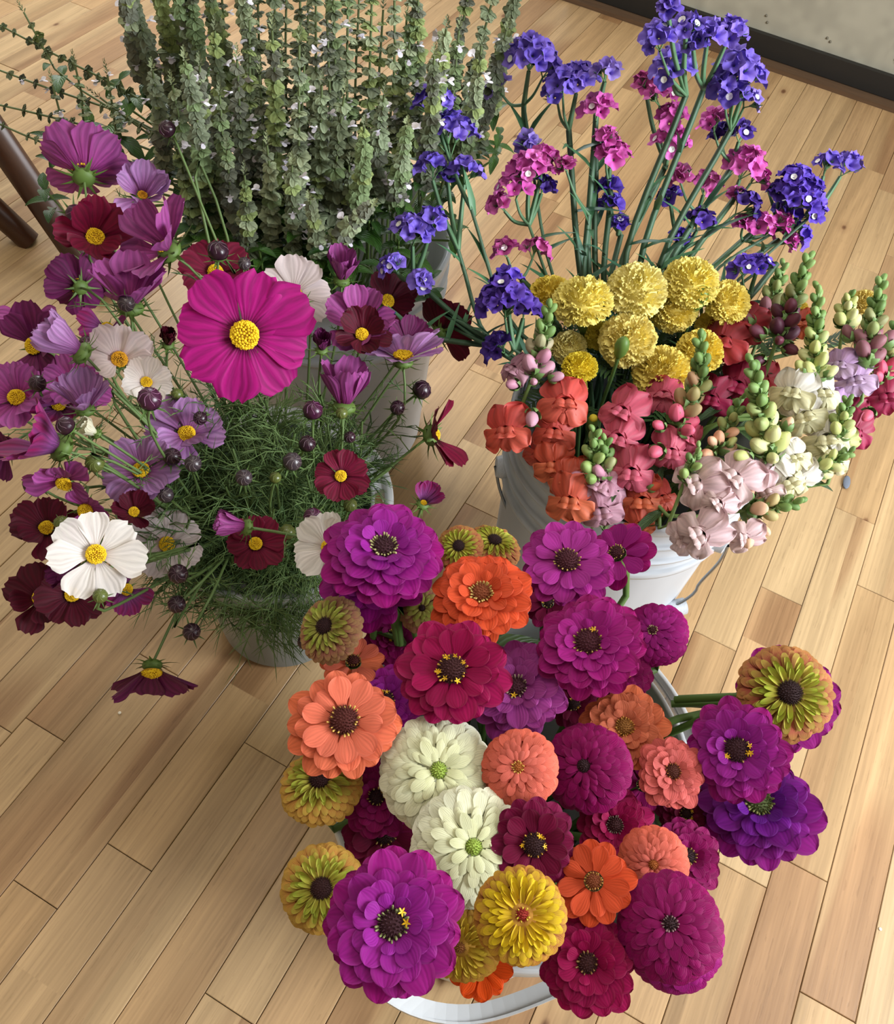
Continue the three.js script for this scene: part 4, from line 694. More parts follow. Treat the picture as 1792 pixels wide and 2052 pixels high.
{
  const rows = [];
  // [tip px, py, h], [low px, py, h] : the tall back row, cut by the top of the picture
  [[243, -60, 285, 150], [290, -90, 350, 170], [345, -70, 390, 160], [372, -110, 420, 230], [412, -80, 470, 190], [470, -60, 500, 230], [492, -130, 520, 330], [548, -120, 560, 250], [600, -90, 600, 300], [633, -70, 640, 320], [668, -40, 690, 330], [700, -80, 700, 340], [748, -70, 740, 330], [790, -60, 770, 330], [835, -60, 800, 320], [838, -50, 840, 300], [895, 55, 880, 300], [950, -70, 905, 290], [1003, -60, 935, 300], [1040, -30, 985, 210]].forEach(r => rows.push([...r, 0.71, 0.5, 'back']));
  // the middle row
  [[305, 140, 330, 340], [345, 170, 385, 380], [400, 130, 420, 360], [440, 190, 450, 400], [475, 120, 490, 400], [520, 150, 530, 430], [565, 110, 560, 400], [610, 130, 605, 430], [645, 170, 640, 420], [690, 190, 670, 430], [730, 250, 710, 430], [770, 190, 750, 400], [815, 250, 790, 400]].forEach(r => rows.push([...r, 0.63, 0.47, 'middle']));
  // the short front row
  [[350, 290, 390, 450], [410, 270, 430, 440], [455, 300, 480, 470], [490, 350, 500, 500], [535, 290, 545, 480], [585, 330, 590, 500], [640, 310, 640, 480], [620, 400, 640, 510], [700, 330, 690, 470], [725, 300, 720, 430], [745, 410, 660, 500]].forEach(r => rows.push([...r, 0.56, 0.44, 'front']));
  // spikes that stand between the others
  [[262, -30, 310, 190], [318, -50, 360, 230], [385, -20, 410, 260], [440, -70, 470, 280], [515, -50, 535, 320], [575, -70, 580, 340], [618, -30, 620, 360], [655, 20, 660, 380], [722, -40, 715, 380], [768, 20, 755, 370], [815, 40, 800, 380], [870, 110, 850, 360], [920, 60, 890, 340], [965, 90, 915, 330], [1015, 60, 955, 290], [430, 60, 440, 330], [500, 40, 505, 380], [545, 60, 550, 400], [600, 90, 600, 440], [370, 120, 405, 390]].forEach(r => rows.push([...r, 0.67, 0.48, 'second']));
  const ords = ['first', 'second', 'third', 'fourth', 'fifth', 'sixth', 'seventh', 'eighth', 'ninth', 'tenth', 'eleventh', 'twelfth', 'thirteenth', 'fourteenth', 'fifteenth', 'sixteenth', 'seventeenth', 'eighteenth', 'nineteenth', 'twentieth'], cnt = {};
  for (const [x0, y0, x1, y1, h0, h1, r] of rows) {
    cnt[r] = (cnt[r] || 0);
    basil([x0, y0, h0 + (y0 < 0 ? 0 : rr(-0.02, 0.02))], [x1, y1, h1], `grey-green flowering basil spike, ${ords[cnt[r]++]} from left in the ${r} row`, { leaves: r === 'front' ? 6 : r === 'middle' ? 4 : 3 });
  }
  // loose sprigs leaning out to the left
  [[[-20, 40, 0.5], [260, 190, 0.46], 'top one of the long basil sprigs leaning out left', 0.016], [[-30, 130, 0.49], [230, 225, 0.45], 'second of the long basil sprigs leaning out left', 0.016], [[-25, 205, 0.47], [170, 255, 0.44], 'third of the long basil sprigs leaning out left', 0.017], [[-20, 240, 0.46], [110, 295, 0.43], 'lowest of the long basil sprigs leaning out left', 0.017], [[48, 25, 0.53], [95, 110, 0.5], 'short basil tip above the long left sprigs', 0.014], [[105, 170, 0.52], [130, 280, 0.46], 'upright basil sprig crossing the long left sprigs', 0.012], [[150, 130, 0.53], [175, 250, 0.46], 'stout basil sprig right of the upright crossing one', 0.011], [[215, 150, 0.53], [240, 260, 0.47], 'small bluish basil tip near the left leaves', 0.011], [[200, 195, 0.5], [330, 290, 0.45], 'slanting basil sprig above the topmost mauve cosmos', 0.011]].forEach(([a, b, l, g], i) => basil(a, b, l, { gap: g, leaves: i > 4 ? 4 : 2, size: 0.0095 }));
}
const BL = ['at far left just above the topmost mauve cosmos', 'left of the spikes, against the pale boards', 'single drooping leaf left of the topmost mauve cosmos', 'high between the left back spikes', 'with the biggest drooping leaf right of big magenta cosmos', 'beside the biggest drooping leaf', 'in the centre front below the spikes', 'right of centre at the foot of the spikes', 'left of the violet statice forks', 'touching the violet statice leaning left', 'high at the right end of the spikes', 'at far right beside the pale violet statice head', 'behind the two-tier violet statice', 'just above the back white pail', 'left behind the big magenta cosmos', 'above the curled mauve cosmos', 'low behind the right of the big magenta cosmos', 'between the statice forks and basil', 'directly above the big magenta cosmos', 'above the white cosmos behind the big magenta', 'at front under the shortest spikes', 'right of the topmost mauve cosmos', 'in shade behind the violet statice forks', 'against the rim of the back white pail', 'lowest one behind the violet statice forks', 'at left below the slanting sprig'];
// large loose basil leaves on leafy shoots low in the bunch
[[110, 285, 0.43, 46], [240, 160, 0.47, 40], [90, 380, 0.40, 44], [430, 105, 0.52, 34], [660, 500, 0.46, 62], [700, 520, 0.45, 60], [590, 420, 0.44, 46], [740, 440, 0.44, 50], [800, 470, 0.43, 48], [830, 520, 0.43, 46], [860, 150, 0.52, 40], [1000, 270, 0.47, 38], [950, 280, 0.46, 44], [770, 540, 0.42, 52], [380, 480, 0.42, 46], [300, 440, 0.42, 42], [560, 470, 0.44, 44], [880, 400, 0.44, 40], [470, 520, 0.44, 40], [520, 500, 0.45, 42], [640, 450, 0.45, 44], [280, 330, 0.44, 42], [780, 380, 0.45, 44], [860, 560, 0.42, 44], [910, 440, 0.43, 42], [200, 280, 0.45, 44]].forEach(([x, y, h, r], i) => {
  const p = at(x, y, h), { foot, pts } = stemPath(B.back, p, UPV, 0.03, 0.8), root = thing('leafy_basil', '', 'plant', foot);
  root.userData.label = 'leafy green basil shoot ' + BL[i];
  mesh('stem', tube(shift(pts, foot), 0.0024, 0.0015, 5, 14), plain('#65803f', 0.6), root);
  const R = sizeAt(p, r), mat = leafMat(pick(['#3f7024', '#4a7a2c', '#35611f', '#4f8030']));
  for (let k = 0; k < 3; k++) for (const s of [0, 3.14]) { const l = mesh('leaf', leafGeo, mat, root); l.position.copy(p.clone().lerp(pts[3], k * 0.5)).sub(foot); l.quaternion.copy(qAx(UPV, k * 1.5 + s + i)).multiply(qAx(V(0, 0, 1), rr(-0.55, 0.5))); l.scale.setScalar(R * rr(0.85, 1.25)); }
});

// ---------------------------------------------------------------- statice
function ruffle(k, open) { // papery funnel with a frilled edge
  const pos = [], idx = [], uv = [], N = 18, prof = [[0.1, 0], [0.15, 0.35], [0.36, 0.72], [0.7, 1.0], [0.98, 1.08]];
  prof.forEach(([r, y], j) => { for (let i = 0; i <= N; i++) { const a = i / N * 6.283, f = j > 2 ? (j - 2) * 0.06 * Math.sin(a * 5 + k) : 0, g = j > 2 ? 0.14 * Math.sin(a * 5 + k * 2) + 0.07 * Math.sin(a * 9 + k) : 0; const rr2 = r * open * (1 + f); pos.push(Math.cos(a) * rr2, y + g, Math.sin(a) * rr2); uv.push(i / N, j / 4); } });
  for (let j = 0; j < prof.length - 1; j++) for (let i = 0; i < N; i++) { const a = j * (N + 1) + i, b = a + N + 1; idx.push(a, b, a + 1, b, b + 1, a + 1); }
  const g = new THREE.BufferGeometry(); g.setAttribute('position', new THREE.Float32BufferAttribute(pos, 3)); g.setAttribute('uv', new THREE.Float32BufferAttribute(uv, 2)); g.setIndex(idx); g.computeVertexNormals(); return g;
}
const funnels = [ruffle(0, 1), ruffle(2, 0.85), ruffle(4, 1.12)];
const whiteStar = (() => { const l = []; for (let i = 0; i < 5; i++) l.push(place(petalGeo({ l: 0.42, w: 0.22, e0: 0.5, e1: 0.2, nu: 2, nv: 3, blunt: 0.8, notch: 0.1 }), M4(V(0, 0.95, 0), qAx(UPV, i * 1.2566)))); return merged(l); })();
const SC = { violet: ['#7059c4', '#8068d2', '#624cb6'], deep: ['#44248a', '#50309e', '#3a1c78'], blue: ['#5636b2', '#6446c2', '#4a2ca2'], pale: ['#8a74ce', '#9a86d8', '#7a62c0'], pink: ['#cc58ae', '#d86cbc', '#ba469c'], rose: ['#b2488e', '#c0569c', '#a03c80'] };
const bractComb = (() => { const l = []; for (let i = 0; i < 9; i++) { const a = i * 2.4, r = 0.25 + 0.05 * i; l.push(place(petalGeo({ l: 1.1, w: 0.14, e0: 1.0, e1: 1.35, nu: 2, nv: 3, pointy: 0.8, round: 0.3, cup: 0.5 }), M4(V(0, 0, 0), qAx(UPV, a), 0.7 + r))); } return merged(l); })();
const stStem = '#557a58';
// base: where the bunch forks; cl: [px, py, radius px, h, colour, lean x]
function statice(label, fork, cl, o = {}) {
  const f = at(...fork), { foot, pts } = stemPath(B.white, f, UPV, 0.03, 0.5);
  const root = thing('statice', label, 'flower', foot);
  const path = o.via ? [pts[0], pts[1], pts[2], ...o.via.map(v => at(...v)), f] : [pts[0], pts[1], pts[2], f];
  mesh('stem', tube(shift(path, foot), 0.0024, 0.0017, 8, 20, 1.9), plain(pick(['#3f5f47', '#48694a', '#38543c']), 0.55), root);
  cl.forEach(([x, y, r, h, key, lean]) => {
    const p = at(x, y, h), R = sizeAt(p, r), dir = p.clone().sub(f).normalize().add(V(0, 0.9, 0)).addScaledVector(camR, lean || 0).normalize();
    const base = p.clone().addScaledVector(dir, -R * 1.15), mid = f.clone().lerp(base, 0.55).add(V(0, -0.006, 0));
    mesh('branch', tube(shift([f, mid, base], foot), 0.0017, 0.0012, 6, 8, 1.8), plain(stStem, 0.55), root);
    // each head is a flattened fan of funnels
    const fs = 0.0092 * (o.fs || 1), n = clamp(Math.round(Math.pow(R / fs, 2) * 2.1), 6, 44), cols = SC[key];
    const side = V(0, 0, 0).copy(dir).cross(camF).normalize(), dep = dir.clone().cross(side).normalize();
    for (let i = 0; i < n; i++) {
      const q = Math.sqrt((i + 0.5) / n), a = i * 2.39996 + x, u = q * Math.cos(a), v = q * Math.sin(a);
      const nrm = dir.clone().multiplyScalar(1.05 - 0.5 * q * q).addScaledVector(side, u * 0.95).addScaledVector(dep, v * 0.95).normalize();
      const tipP = p.clone().addScaledVector(side, u * R).addScaledVector(dep, v * R * 0.8).addScaledVector(dir, R * (0.35 - 0.75 * q * q) + rr(-0.1, 0.1) * R);
      const s = fs * rr(0.85, 1.15), m = mesh('floret', pick(funnels), plain(pick(cols), 0.7), root);
      m.position.copy(tipP).addScaledVector(nrm, -s).sub(foot); m.quaternion.copy(qTo(nrm)).multiply(qAx(UPV, rnd() * 6)); m.scale.setScalar(s);
      if (rnd() < 0.13) { const w = mesh('white_corolla', whiteStar, plain('#ecebe8', 0.6), root); w.position.copy(m.position); w.quaternion.copy(m.quaternion); w.scale.setScalar(s * 0.95); }
    }
    const combs = [];
    for (let i = 0; i < Math.max(3, n / 3); i++) { const u = rr(-0.75, 0.75), v = rr(-0.6, 0.6), e = p.clone().addScaledVector(side, u * R).addScaledVector(dep, v * R * 0.8).addScaledVector(dir, -R * 0.25), d = e.clone().sub(base).normalize(); combs.push(place(bractComb, M4(base.clone().lerp(e, 0.45).sub(foot), qTo(d), 0.0085 + R * 0.12)), tube(shift([base, base.clone().lerp(e, 0.9)], foot), 0.0008, 0.0006, 4, 2)); }
    stuff(mesh('green_bracts', merged(combs), plain(pick(['#5f8a58', '#557c50', '#6d9663']), 0.6), root));
  });
  // narrow wings and leaves along the stem
  const lc = new THREE.CatmullRomCurve3(path);
  for (let i = 0; i < (o.leaves === undefined ? 4 : o.leaves); i++) { const t = rr(0.62, 1), p = lc.getPointAt(Math.min(1, t)), l = mesh('leaf', stLeaf, plain(pick(['#3f6c4a', '#4a7a55', '#34604a']), 0.5), root); l.position.copy(p).sub(foot); l.quaternion.copy(qAx(UPV, rnd() * 6.283)).multiply(qAx(V(0, 0, 1), rr(0.5, 1.1))); l.scale.setScalar(rr(0.035, 0.06)); }
}
const stLeaf = petalGeo({ l: 1, w: 0.075, e0: 0.1, e1: -0.4, base: 0.7, wide: 0.3, round: 0.3, pointy: 0.8, keel: 0.4, nu: 2, nv: 6, ruffle: 0.2, rf: 3 });
statice('statice with two violet tiers in front of the basil, highest left', [945, 420, 0.52], [[868, 190, 44, 0.60, 'violet'], [895, 245, 58, 0.575, 'violet']], { via: [[1020, 640, 0.42]] });
statice('statice with three small violet heads on forked green branches', [918, 500, 0.48], [[862, 322, 34, 0.55, 'violet'], [935, 328, 36, 0.55, 'violet'], [897, 345, 18, 0.53, 'violet']], { via: [[985, 690, 0.40]] });
statice('statice leaning left with violet heads above the back white pail', [830, 560, 0.45], [[828, 447, 44, 0.51, 'violet'], [870, 428, 28, 0.52, 'violet'], [778, 528, 26, 0.48, 'violet', -0.5], [850, 560, 20, 0.47, 'violet', 0.3]], { via: [[880, 620, 0.43], [985, 700, 0.40]], leaves: 6 });
statice('statice nearly horizontal with budding end before the back white pail', [800, 668, 0.42], [[758, 640, 26, 0.44, 'violet', -0.4], [745, 672, 20, 0.42, 'blue', -0.6]], { via: [[900, 650, 0.41], [985, 690, 0.395]], leaves: 5 });
statice('dark violet statice cluster with white stars left of yellow marigolds', [1030, 700, 0.42], [[1012, 582, 58, 0.49, 'deep'], [988, 688, 34, 0.43, 'deep', -0.3], [1062, 610, 30, 0.47, 'deep', 0.3], [1018, 548, 30, 0.50, 'blue']], { leaves: 5 });
statice('violet statice top left of the pink heads, against bare boards', [1050, 210, 0.56], [[1068, 92, 50, 0.64, 'violet'], [1100, 122, 34, 0.62, 'violet'], [992, 165, 28, 0.58, 'pale', -0.2], [1060, 285, 22, 0.54, 'pale']], { via: [[1110, 560, 0.44]] });
statice('violet statice with green combed bracts beside the upper pink head', [1140, 260, 0.56], [[1130, 150, 38, 0.62, 'violet'], [1165, 140, 42, 0.625, 'violet'], [1110, 178, 26, 0.6, 'violet', -0.3]], { via: [[1165, 560, 0.44]], leaves: 6 });
statice('single small violet statice head above the upper pink one', [1195, 230, 0.58], [[1220, 132, 30, 0.64, 'pale']], { via: [[1180, 540, 0.45]] });
statice('tallest violet statice reaching the top picture edge', [1375, 190, 0.62], [[1322, 62, 40, 0.70, 'violet'], [1380, 42, 30, 0.71, 'violet'], [1340, 5, 18, 0.73, 'violet'], [1348, 115, 46, 0.66, 'violet']], { via: [[1250, 540, 0.46]] });
statice('forked violet statice right of the tallest one', [1410, 180, 0.62], [[1425, 55, 36, 0.70, 'violet'], [1470, 50, 34, 0.70, 'violet'], [1392, 75, 24, 0.69, 'violet']], { via: [[1280, 540, 0.46]] });
statice('tall bushy violet statice before the dark baseboard', [1465, 260, 0.58], [[1482, 115, 46, 0.66, 'violet'], [1452, 155, 28, 0.64, 'violet', -0.3], [1512, 140, 30, 0.65, 'violet', 0.3], [1508, 192, 24, 0.62, 'pale', 0.4], [1478, 175, 30, 0.63, 'violet']], { via: [[1320, 540, 0.46]], leaves: 6 });
statice('small deep blue statice tuft below the bushy tall one', [1470, 330, 0.54], [[1490, 255, 26, 0.58, 'deep'], [1445, 258, 22, 0.57, 'deep'], [1430, 232, 30, 0.59, 'pink']], { via: [[1330, 560, 0.45]] });
statice('big deep blue statice ball with white stars at right', [1560, 460, 0.47], [[1612, 372, 56, 0.53, 'blue'], [1580, 410, 28, 0.50, 'blue', -0.3], [1632, 408, 40, 0.505, 'blue', 0.2], [1600, 345, 34, 0.54, 'blue'], [1560, 372, 18, 0.52, 'deep', -0.4]], { via: [[1420, 560, 0.44]], leaves: 5 });
statice('violet statice farthest right with twin heads', [1640, 420, 0.50], [[1662, 318, 30, 0.55, 'violet'], [1705, 318, 32, 0.55, 'violet']], { via: [[1560, 520, 0.46], [1440, 600, 0.42]] });
statice('low deep blue statice beside stacked thick stems at right', [1560, 480, 0.46], [[1612, 462, 26, 0.475, 'blue', 0.5]], { via: [[1440, 580, 0.42]] });
statice('short blue statice head just above the snapdragon tips', [1505, 590, 0.44], [[1490, 525, 26, 0.48, 'blue'], [1525, 522, 26, 0.48, 'blue']], { via: [[1470, 640, 0.42]] });
statice('upper pink statice head between violet ones', [1195, 300, 0.54], [[1200, 205, 36, 0.60, 'pink']], { via: [[1195, 560, 0.44]] });
statice('tall pink statice tiers left of the forked violet one', [1335, 330, 0.53], [[1325, 178, 30, 0.61, 'pink'], [1348, 222, 34, 0.59, 'pink'], [1352, 272, 38, 0.57, 'pink'], [1290, 158, 20, 0.6, 'rose', -0.3]], { via: [[1240, 560, 0.45]] });
statice('pink statice head with green cup in the middle', [1225, 390, 0.51], [[1228, 295, 38, 0.56, 'pink'], [1215, 265, 22, 0.575, 'pink']], { via: [[1210, 570, 0.44]], leaves: 6 });
statice('broad pink statice on the left of the bunch', [1060, 450, 0.48], [[1065, 320, 48, 0.545, 'pink'], [1030, 360, 36, 0.525, 'pink'], [995, 400, 26, 0.50, 'rose', -0.3], [1095, 305, 30, 0.55, 'pink'], [1098, 365, 22, 0.52, 'deep', 0.4]], { via: [[1110, 590, 0.43]], leaves: 7 });
statice('low small pink statice with two heads above the dark violet cluster', [1045, 560, 0.45], [[1012, 490, 24, 0.48, 'rose'], [1078, 488, 28, 0.48, 'rose']], { via: [[1100, 620, 0.42]] });
statice('right pink statice head under the small blue tuft', [1470, 400, 0.50], [[1500, 312, 44, 0.55, 'pink'], [1525, 345, 24, 0.53, 'pink', 0.3], [1480, 385, 14, 0.51, 'pink']], { via: [[1360, 560, 0.44]] });
statice('faded pink statice heads low in the middle of bunch', [1400, 430, 0.48], [[1420, 358, 30, 0.52, 'rose'], [1360, 345, 20, 0.53, 'rose', -0.2]], { via: [[1310, 570, 0.44]] });
statice('pink statice low at right behind the thick stems', [1490, 480, 0.46], [[1535, 445, 30, 0.49, 'pink', 0.2], [1575, 440, 22, 0.49, 'pink', 0.3], [1492, 440, 16, 0.49, 'pink'], [1590, 480, 16, 0.47, 'pink', 0.4]], { via: [[1400, 570, 0.43]] });
statice('dark violet statice tufts half hidden among middle stems', [1370, 500, 0.46], [[1412, 432, 30, 0.50, 'deep'], [1505, 400, 34, 0.51, 'deep', 0.3], [1340, 385, 22, 0.51, 'deep', -0.3], [1362, 470, 16, 0.475, 'blue']], { via: [[1300, 580, 0.43]], leaves: 7 });
statice('small blue statice tufts behind the middle pink head', [1245, 470, 0.47], [[1218, 365, 20, 0.52, 'blue', -0.2], [1222, 400, 22, 0.505, 'blue'], [1245, 442, 14, 0.49, 'blue', 0.4]], { via: [[1220, 590, 0.43]], leaves: 6 });
statice('bare budded statice stem in the middle of bunch', [1180, 430, 0.5], [[1132, 325, 16, 0.55, 'rose', -0.1]], { via: [[1170, 580, 0.44]], leaves: 8 });

// ---------------------------------------------------------------- marigolds
const frill = [0, 1, 2].map(k => petalGeo({ l: 0.34, w: 0.13, e0: 0.5, e1: 0.1, base: 0.35, wide: 0.8, round: 0.8, blunt: 0.85, ruffle: 0.55, rf: 7, ph: k * 2, notch: 0.12, nu: 5, nv: 3 }));
const pomGeo = [0, 1].map(v => {
  const l = [], N = 210;
  for (let i = 0; i < N; i++) { const q = (i + 0.5) / N, y = 1 - q * 1.32, ph = Math.acos(clamp(y, -1, 1)), a = i * 2.39996, n = V(Math.sin(ph) * Math.cos(a), Math.cos(ph), -Math.sin(ph) * Math.sin(a)); const g = frill[i % 3]; l.push(place(g, M4(V(n.x * 0.72, n.y * 0.5, n.z * 0.72), qAx(UPV, a).multiply(qAx(V(0, 0, 1), (1.57 - ph) + (nA(i, v) - 0.5) * 0.5 - 0.35 * Math.sin(ph))).multiply(qAx(V(1, 0, 0), (nB(i, v) - 0.5) * 1.4)), 0.92 + 0.3 * nC(i, v)))); }
  const core = new THREE.SphereGeometry(0.72, 14, 8); core.scale(1, 0.7, 1); l.push(core); return merged(l);
});
const mgCup = lathe([[0.001, -1.35], [0.1, -1.35], [0.14, -1.2], [0.34, -0.55], [0.4, -0.25], [0.3, -0.2]], 10);
const mgFern = (() => { const l = [], rach = [V(0, 0, 0), V(0.5, 0.12, 0), V(1, 0.02, 0)]; l.push(tube(rach, 0.012, 0.008, 4, 6)); for (let i = 0; i < 8; i++) for (const s of [-1, 1]) { const t = 0.18 + i * 0.1, p = petalGeo({ l: 0.4 * (1 - Math.abs(t - 0.5) * 0.8), w: 0.045, e0: 0.1, e1: -0.2, base: 0.5, wide: 0.4, round: 0.3, pointy: 0.8, ruffle: 0.3, nu: 2, nv: 4 }); l.push(place(p, M4(V(t, 0.12 * Math.sin(t * 3), 0), qAx(UPV, s * 0.85)))); } return merged(l); })();
function marigold(px, py, r, h, c, label, o = {}) {
  const p = at(px, py, h), R = sizeAt(p, r), n = facing(p, ...(o.t || [0, 0.5])), { foot, pts } = stemPath(B.white, p.clone().addScaledVector(n, -R), n, 0.06, 0.5), root = thing('marigold', label, 'flower', foot);
  const head = sub('flower_head', root); head.position.copy(p).sub(foot); head.quaternion.copy(qTo(n)).multiply(qAx(UPV, rnd() * 6)); head.scale.setScalar(R);
  const k = stuff(mesh('petals', pick(pomGeo), plain(c, 0.7), head)); k.scale.setScalar(1.02);
  mesh('calyx', mgCup, plain('#4a6634', 0.55), head);
  mesh('stem', tube(shift(pts, foot), 0.0028, 0.0024, 7, 14), plain('#3f5c2e', 0.6), root);
  for (let i = 0; i < 3; i++) { const l = mesh('leaf', mgFern, plain('#2f4a22', 0.55), root); l.position.copy(pts[2].clone().lerp(pts[3], rr(0.1, 0.9))).sub(foot); l.quaternion.copy(qAx(UPV, rnd() * 6.283)).multiply(qAx(V(0, 0, 1), rr(0, 0.7))); l.scale.setScalar(rr(0.045, 0.065)); }
}
[[1168, 607, 57, 0.465, '#f2e27c', 'pale yellow marigold pompon seen side on, left front', { t: [0.0, 0.72] }], [1103, 592, 42, 0.45, '#eed558', 'yellow marigold pompon behind the left front one', { t: [-0.1, 0.7] }], [1276, 584, 57, 0.47, '#f0e28e', 'big pale marigold pompon top centre', { t: [0.1, 0.5] }], [1383, 568, 54, 0.475, '#f1e07a', 'pale yellow marigold pompon top right above another', { t: [0.25, 0.6] }], [1350, 618, 46, 0.445, '#ecd874', 'yellow marigold pompon below the top right one', { t: [0.0, 0.3] }], [1456, 606, 44, 0.46, '#f0dc72', 'yellow marigold pompon nearest the snapdragon tips', { t: [0.3, 0.5] }], [1258, 682, 54, 0.44, '#eedc82', 'pale marigold pompon in the middle behind a green bud', { t: [0.0, 0.35] }], [1325, 748, 54, 0.42, '#ecd66c', 'yellow marigold pompon low above the rose snapdragon', { t: [0.05, 0.45] }], [1402, 705, 44, 0.43, '#edd560', 'yellow marigold pompon behind the green snapdragon tip', { t: [0.1, 0.4] }], [1162, 737, 34, 0.43, '#efd83a', 'small bright yellow marigold above the coral snapdragon', { t: [0.1, 0.7] }], [1148, 775, 28, 0.41, '#f0e676', 'small lemon marigold beside the coral snapdragon', { t: [0.2, 0.4] }], [1425, 655, 30, 0.425, '#e8cf5c', 'small yellow marigold under the rightmost pompon', { t: [0.1, 0.4] }], [1140, 698, 34, 0.415, '#e6d88a', 'shaded pale marigold under the left front pompon', { t: [0.0, 0.4] }], [1195, 672, 28, 0.42, '#dcc84c', 'shaded olive marigold right under the left front pompon', { t: [0.1, 0.4] }], [1600, 620, 18, 0.42, '#dcc24a', 'yellow marigold glimpsed behind the snapdragon spikes'], [1730, 605, 24, 0.42, '#dfc870', 'yellow marigold glimpsed at far right behind the spikes']].forEach(a => marigold(...a));
// green marigold buds on stalks
[[1248, 690, 0.475, 22, 'green marigold bud standing before the middle pale pompon'], [1405, 590, 0.475, 24, 'green marigold bud beside the top right pompons'], [1187, 845, 0.41, 18, 'green marigold bud tipped yellow beside the coral snapdragon']].forEach(([x, y, h, r, l], i) => {
  const p = at(x, y, h), R = sizeAt(p, r), { foot, pts } = stemPath(B.white, p, UPV, 0.06, 0.4), root = thing('marigold_bud', l, 'flower bud', foot);
  const g = lathe([[0.001, -0.5], [0.2, -0.5], [0.55, 0.1], [0.68, 0.9], [0.6, 1.5], [0.35, 1.9], [0.001, 2.0]], 10), b = mesh('bud_body', g, plain('#5c7c34', 0.5), root); b.position.copy(p).sub(foot).add(V(0, -R * 1.2, 0)); b.scale.setScalar(R);
  if (i === 2) { const t = mesh('bud_tip', new THREE.SphereGeometry(0.5, 10, 6), plain('#d8cc3a', 0.7), root); t.position.copy(b.position).add(V(0, R * 1.75, 0)); t.scale.setScalar(R); }
  mesh('stem', tube(shift([...pts.slice(0, 4), p.clone().add(V(0, -R * 1.2, 0))], foot), 0.0025, 0.002, 7, 12), plain('#4a6a32', 0.6), root);
});

// ---------------------------------------------------------------- snapdragons
const lobe = (l, w, e0, e1, ru, ph) => petalGeo({ l, w, e0, e1, base: 0.55, wide: 0.55, round: 0.62, ruffle: ru * 0.6, rf: 6, ph, cup: 0.18, notch: 0.05, nu: 8, nv: 7 });
// the floret looks along +z, upper lip +y
const snapSets = [0, 1, 2, 3].map(k => {
  const up = [], lo = [], toZ = () => new THREE.Quaternion().setFromRotationMatrix(new THREE.Matrix4().makeBasis(V(0, 1, 0), V(0, 0, -1), V(-1, 0, 0)));
  // petal axes: along (+x) -> up (+y), top side (+y) -> back (-z)
  for (const s of [-1, 1]) up.push(place(lobe(1.05 + 0.08 * nA(k, s + 2), 0.56, -0.15 + 0.16 * k, 0.75 + 0.2 * nB(k, s + 3), 0.5, k * 1.7 + s * 2), M4(V(s * 0.2, 0.12, 0.3), qAx(V(0, 0, 1), -s * (0.42 + 0.12 * nC(k, s + 4))).multiply(toZ()).multiply(qAx(V(1, 0, 0), s * 0.35)))));
  const hood = petalGeo({ l: 0.75, w: 0.42, e0: 0.1, e1: 0.1, base: 0.5, wide: 0.8, round: 0.95, blunt: 0.95, cup: -0.75, nu: 6, nv: 4 }); hood.rotateY(-Math.PI / 2); hood.translate(0, 0.14, -0.36); up.push(hood);
  for (const [a, l, w] of [[-1.05, 0.86, 0.5], [0.05, 0.7, 0.4], [1.0, 0.86, 0.5]]) lo.push(place(lobe(l, w, -0.1 + 0.12 * k, 0.85 + 0.2 * nA(k, a * 3 + 5), 0.45, a * 3 + k * 1.3), M4(V(a * 0.2, -0.1, 0.36), qAx(V(0, 0, 1), Math.PI + a).multiply(toZ()))));
  // puckered mouth of the lower lip
  for (const s of [-1, 1]) { const g = petalGeo({ l: 0.66, w: 0.27, e0: 1.15, e1: -1.3, base: 0.8, wide: 0.4, round: 0.5, cup: -0.6, nu: 4, nv: 7, ruffle: 0.12, ph: k }); g.rotateY(-Math.PI / 2); g.rotateX(0.1); g.translate(s * 0.17, -0.18, 0.12); lo.push(g); }
  for (const s of [-1, 1]) { const g = new THREE.SphereGeometry(0.21, 12, 8); g.scale(1.0, 0.95, 0.8); g.translate(s * 0.15, 0.0 - 0.02 * k, 0.3); lo.push(g); }
  const th = new THREE.CylinderGeometry(0.36, 0.2, 0.85, 12, 2, true); th.rotateX(Math.PI / 2); th.translate(0, -0.02, -0.12);
  return { up: merged(up), lo: merged(lo), th };
});
const snapCalyx = (() => { const l = []; for (let i = 0; i < 5; i++) l.push(place(petalGeo({ l: 0.5, w: 0.17, e0: 0.9, e1: 1.3, nu: 2, nv: 4, base: 0.8, round: 0.3, pointy: 0.7, cup: 0.4 }), M4(V(0, 0, 0), qAx(UPV, i * 1.2566)))); const g = merged(l); g.rotateX(Math.PI / 2); g.translate(0, 0, -0.62); return g; })();
const snapBud = (() => { const g = new THREE.SphereGeometry(1, 12, 9), p = g.attributes.position; for (let i = 0; i < p.count; i++) { const y = p.getY(i), k = (y > 0 ? 1 : 0.8 + 0.2 * (1 + y)) * (1 + 0.05 * Math.cos(Math.atan2(p.getZ(i), p.getX(i)) * 3)); p.setXYZ(i, p.getX(i) * k * 0.62, y * 1.0 + 0.5, p.getZ(i) * k * 0.62 + 0.12 * y * y); } g.computeVertexNormals(); return g; })();
const snapSepals = (() => { const l = []; for (let i = 0; i < 5; i++) l.push(place(petalGeo({ l: 1.45, w: 0.4, e0: -0.15, e1: 2.0, nu: 2, nv: 6, base: 0.6, round: 0.35, pointy: 0.7, cup: 0.35 }), M4(V(0, -0.5, 0), qAx(UPV, i * 1.2566)))); return merged(l); })();
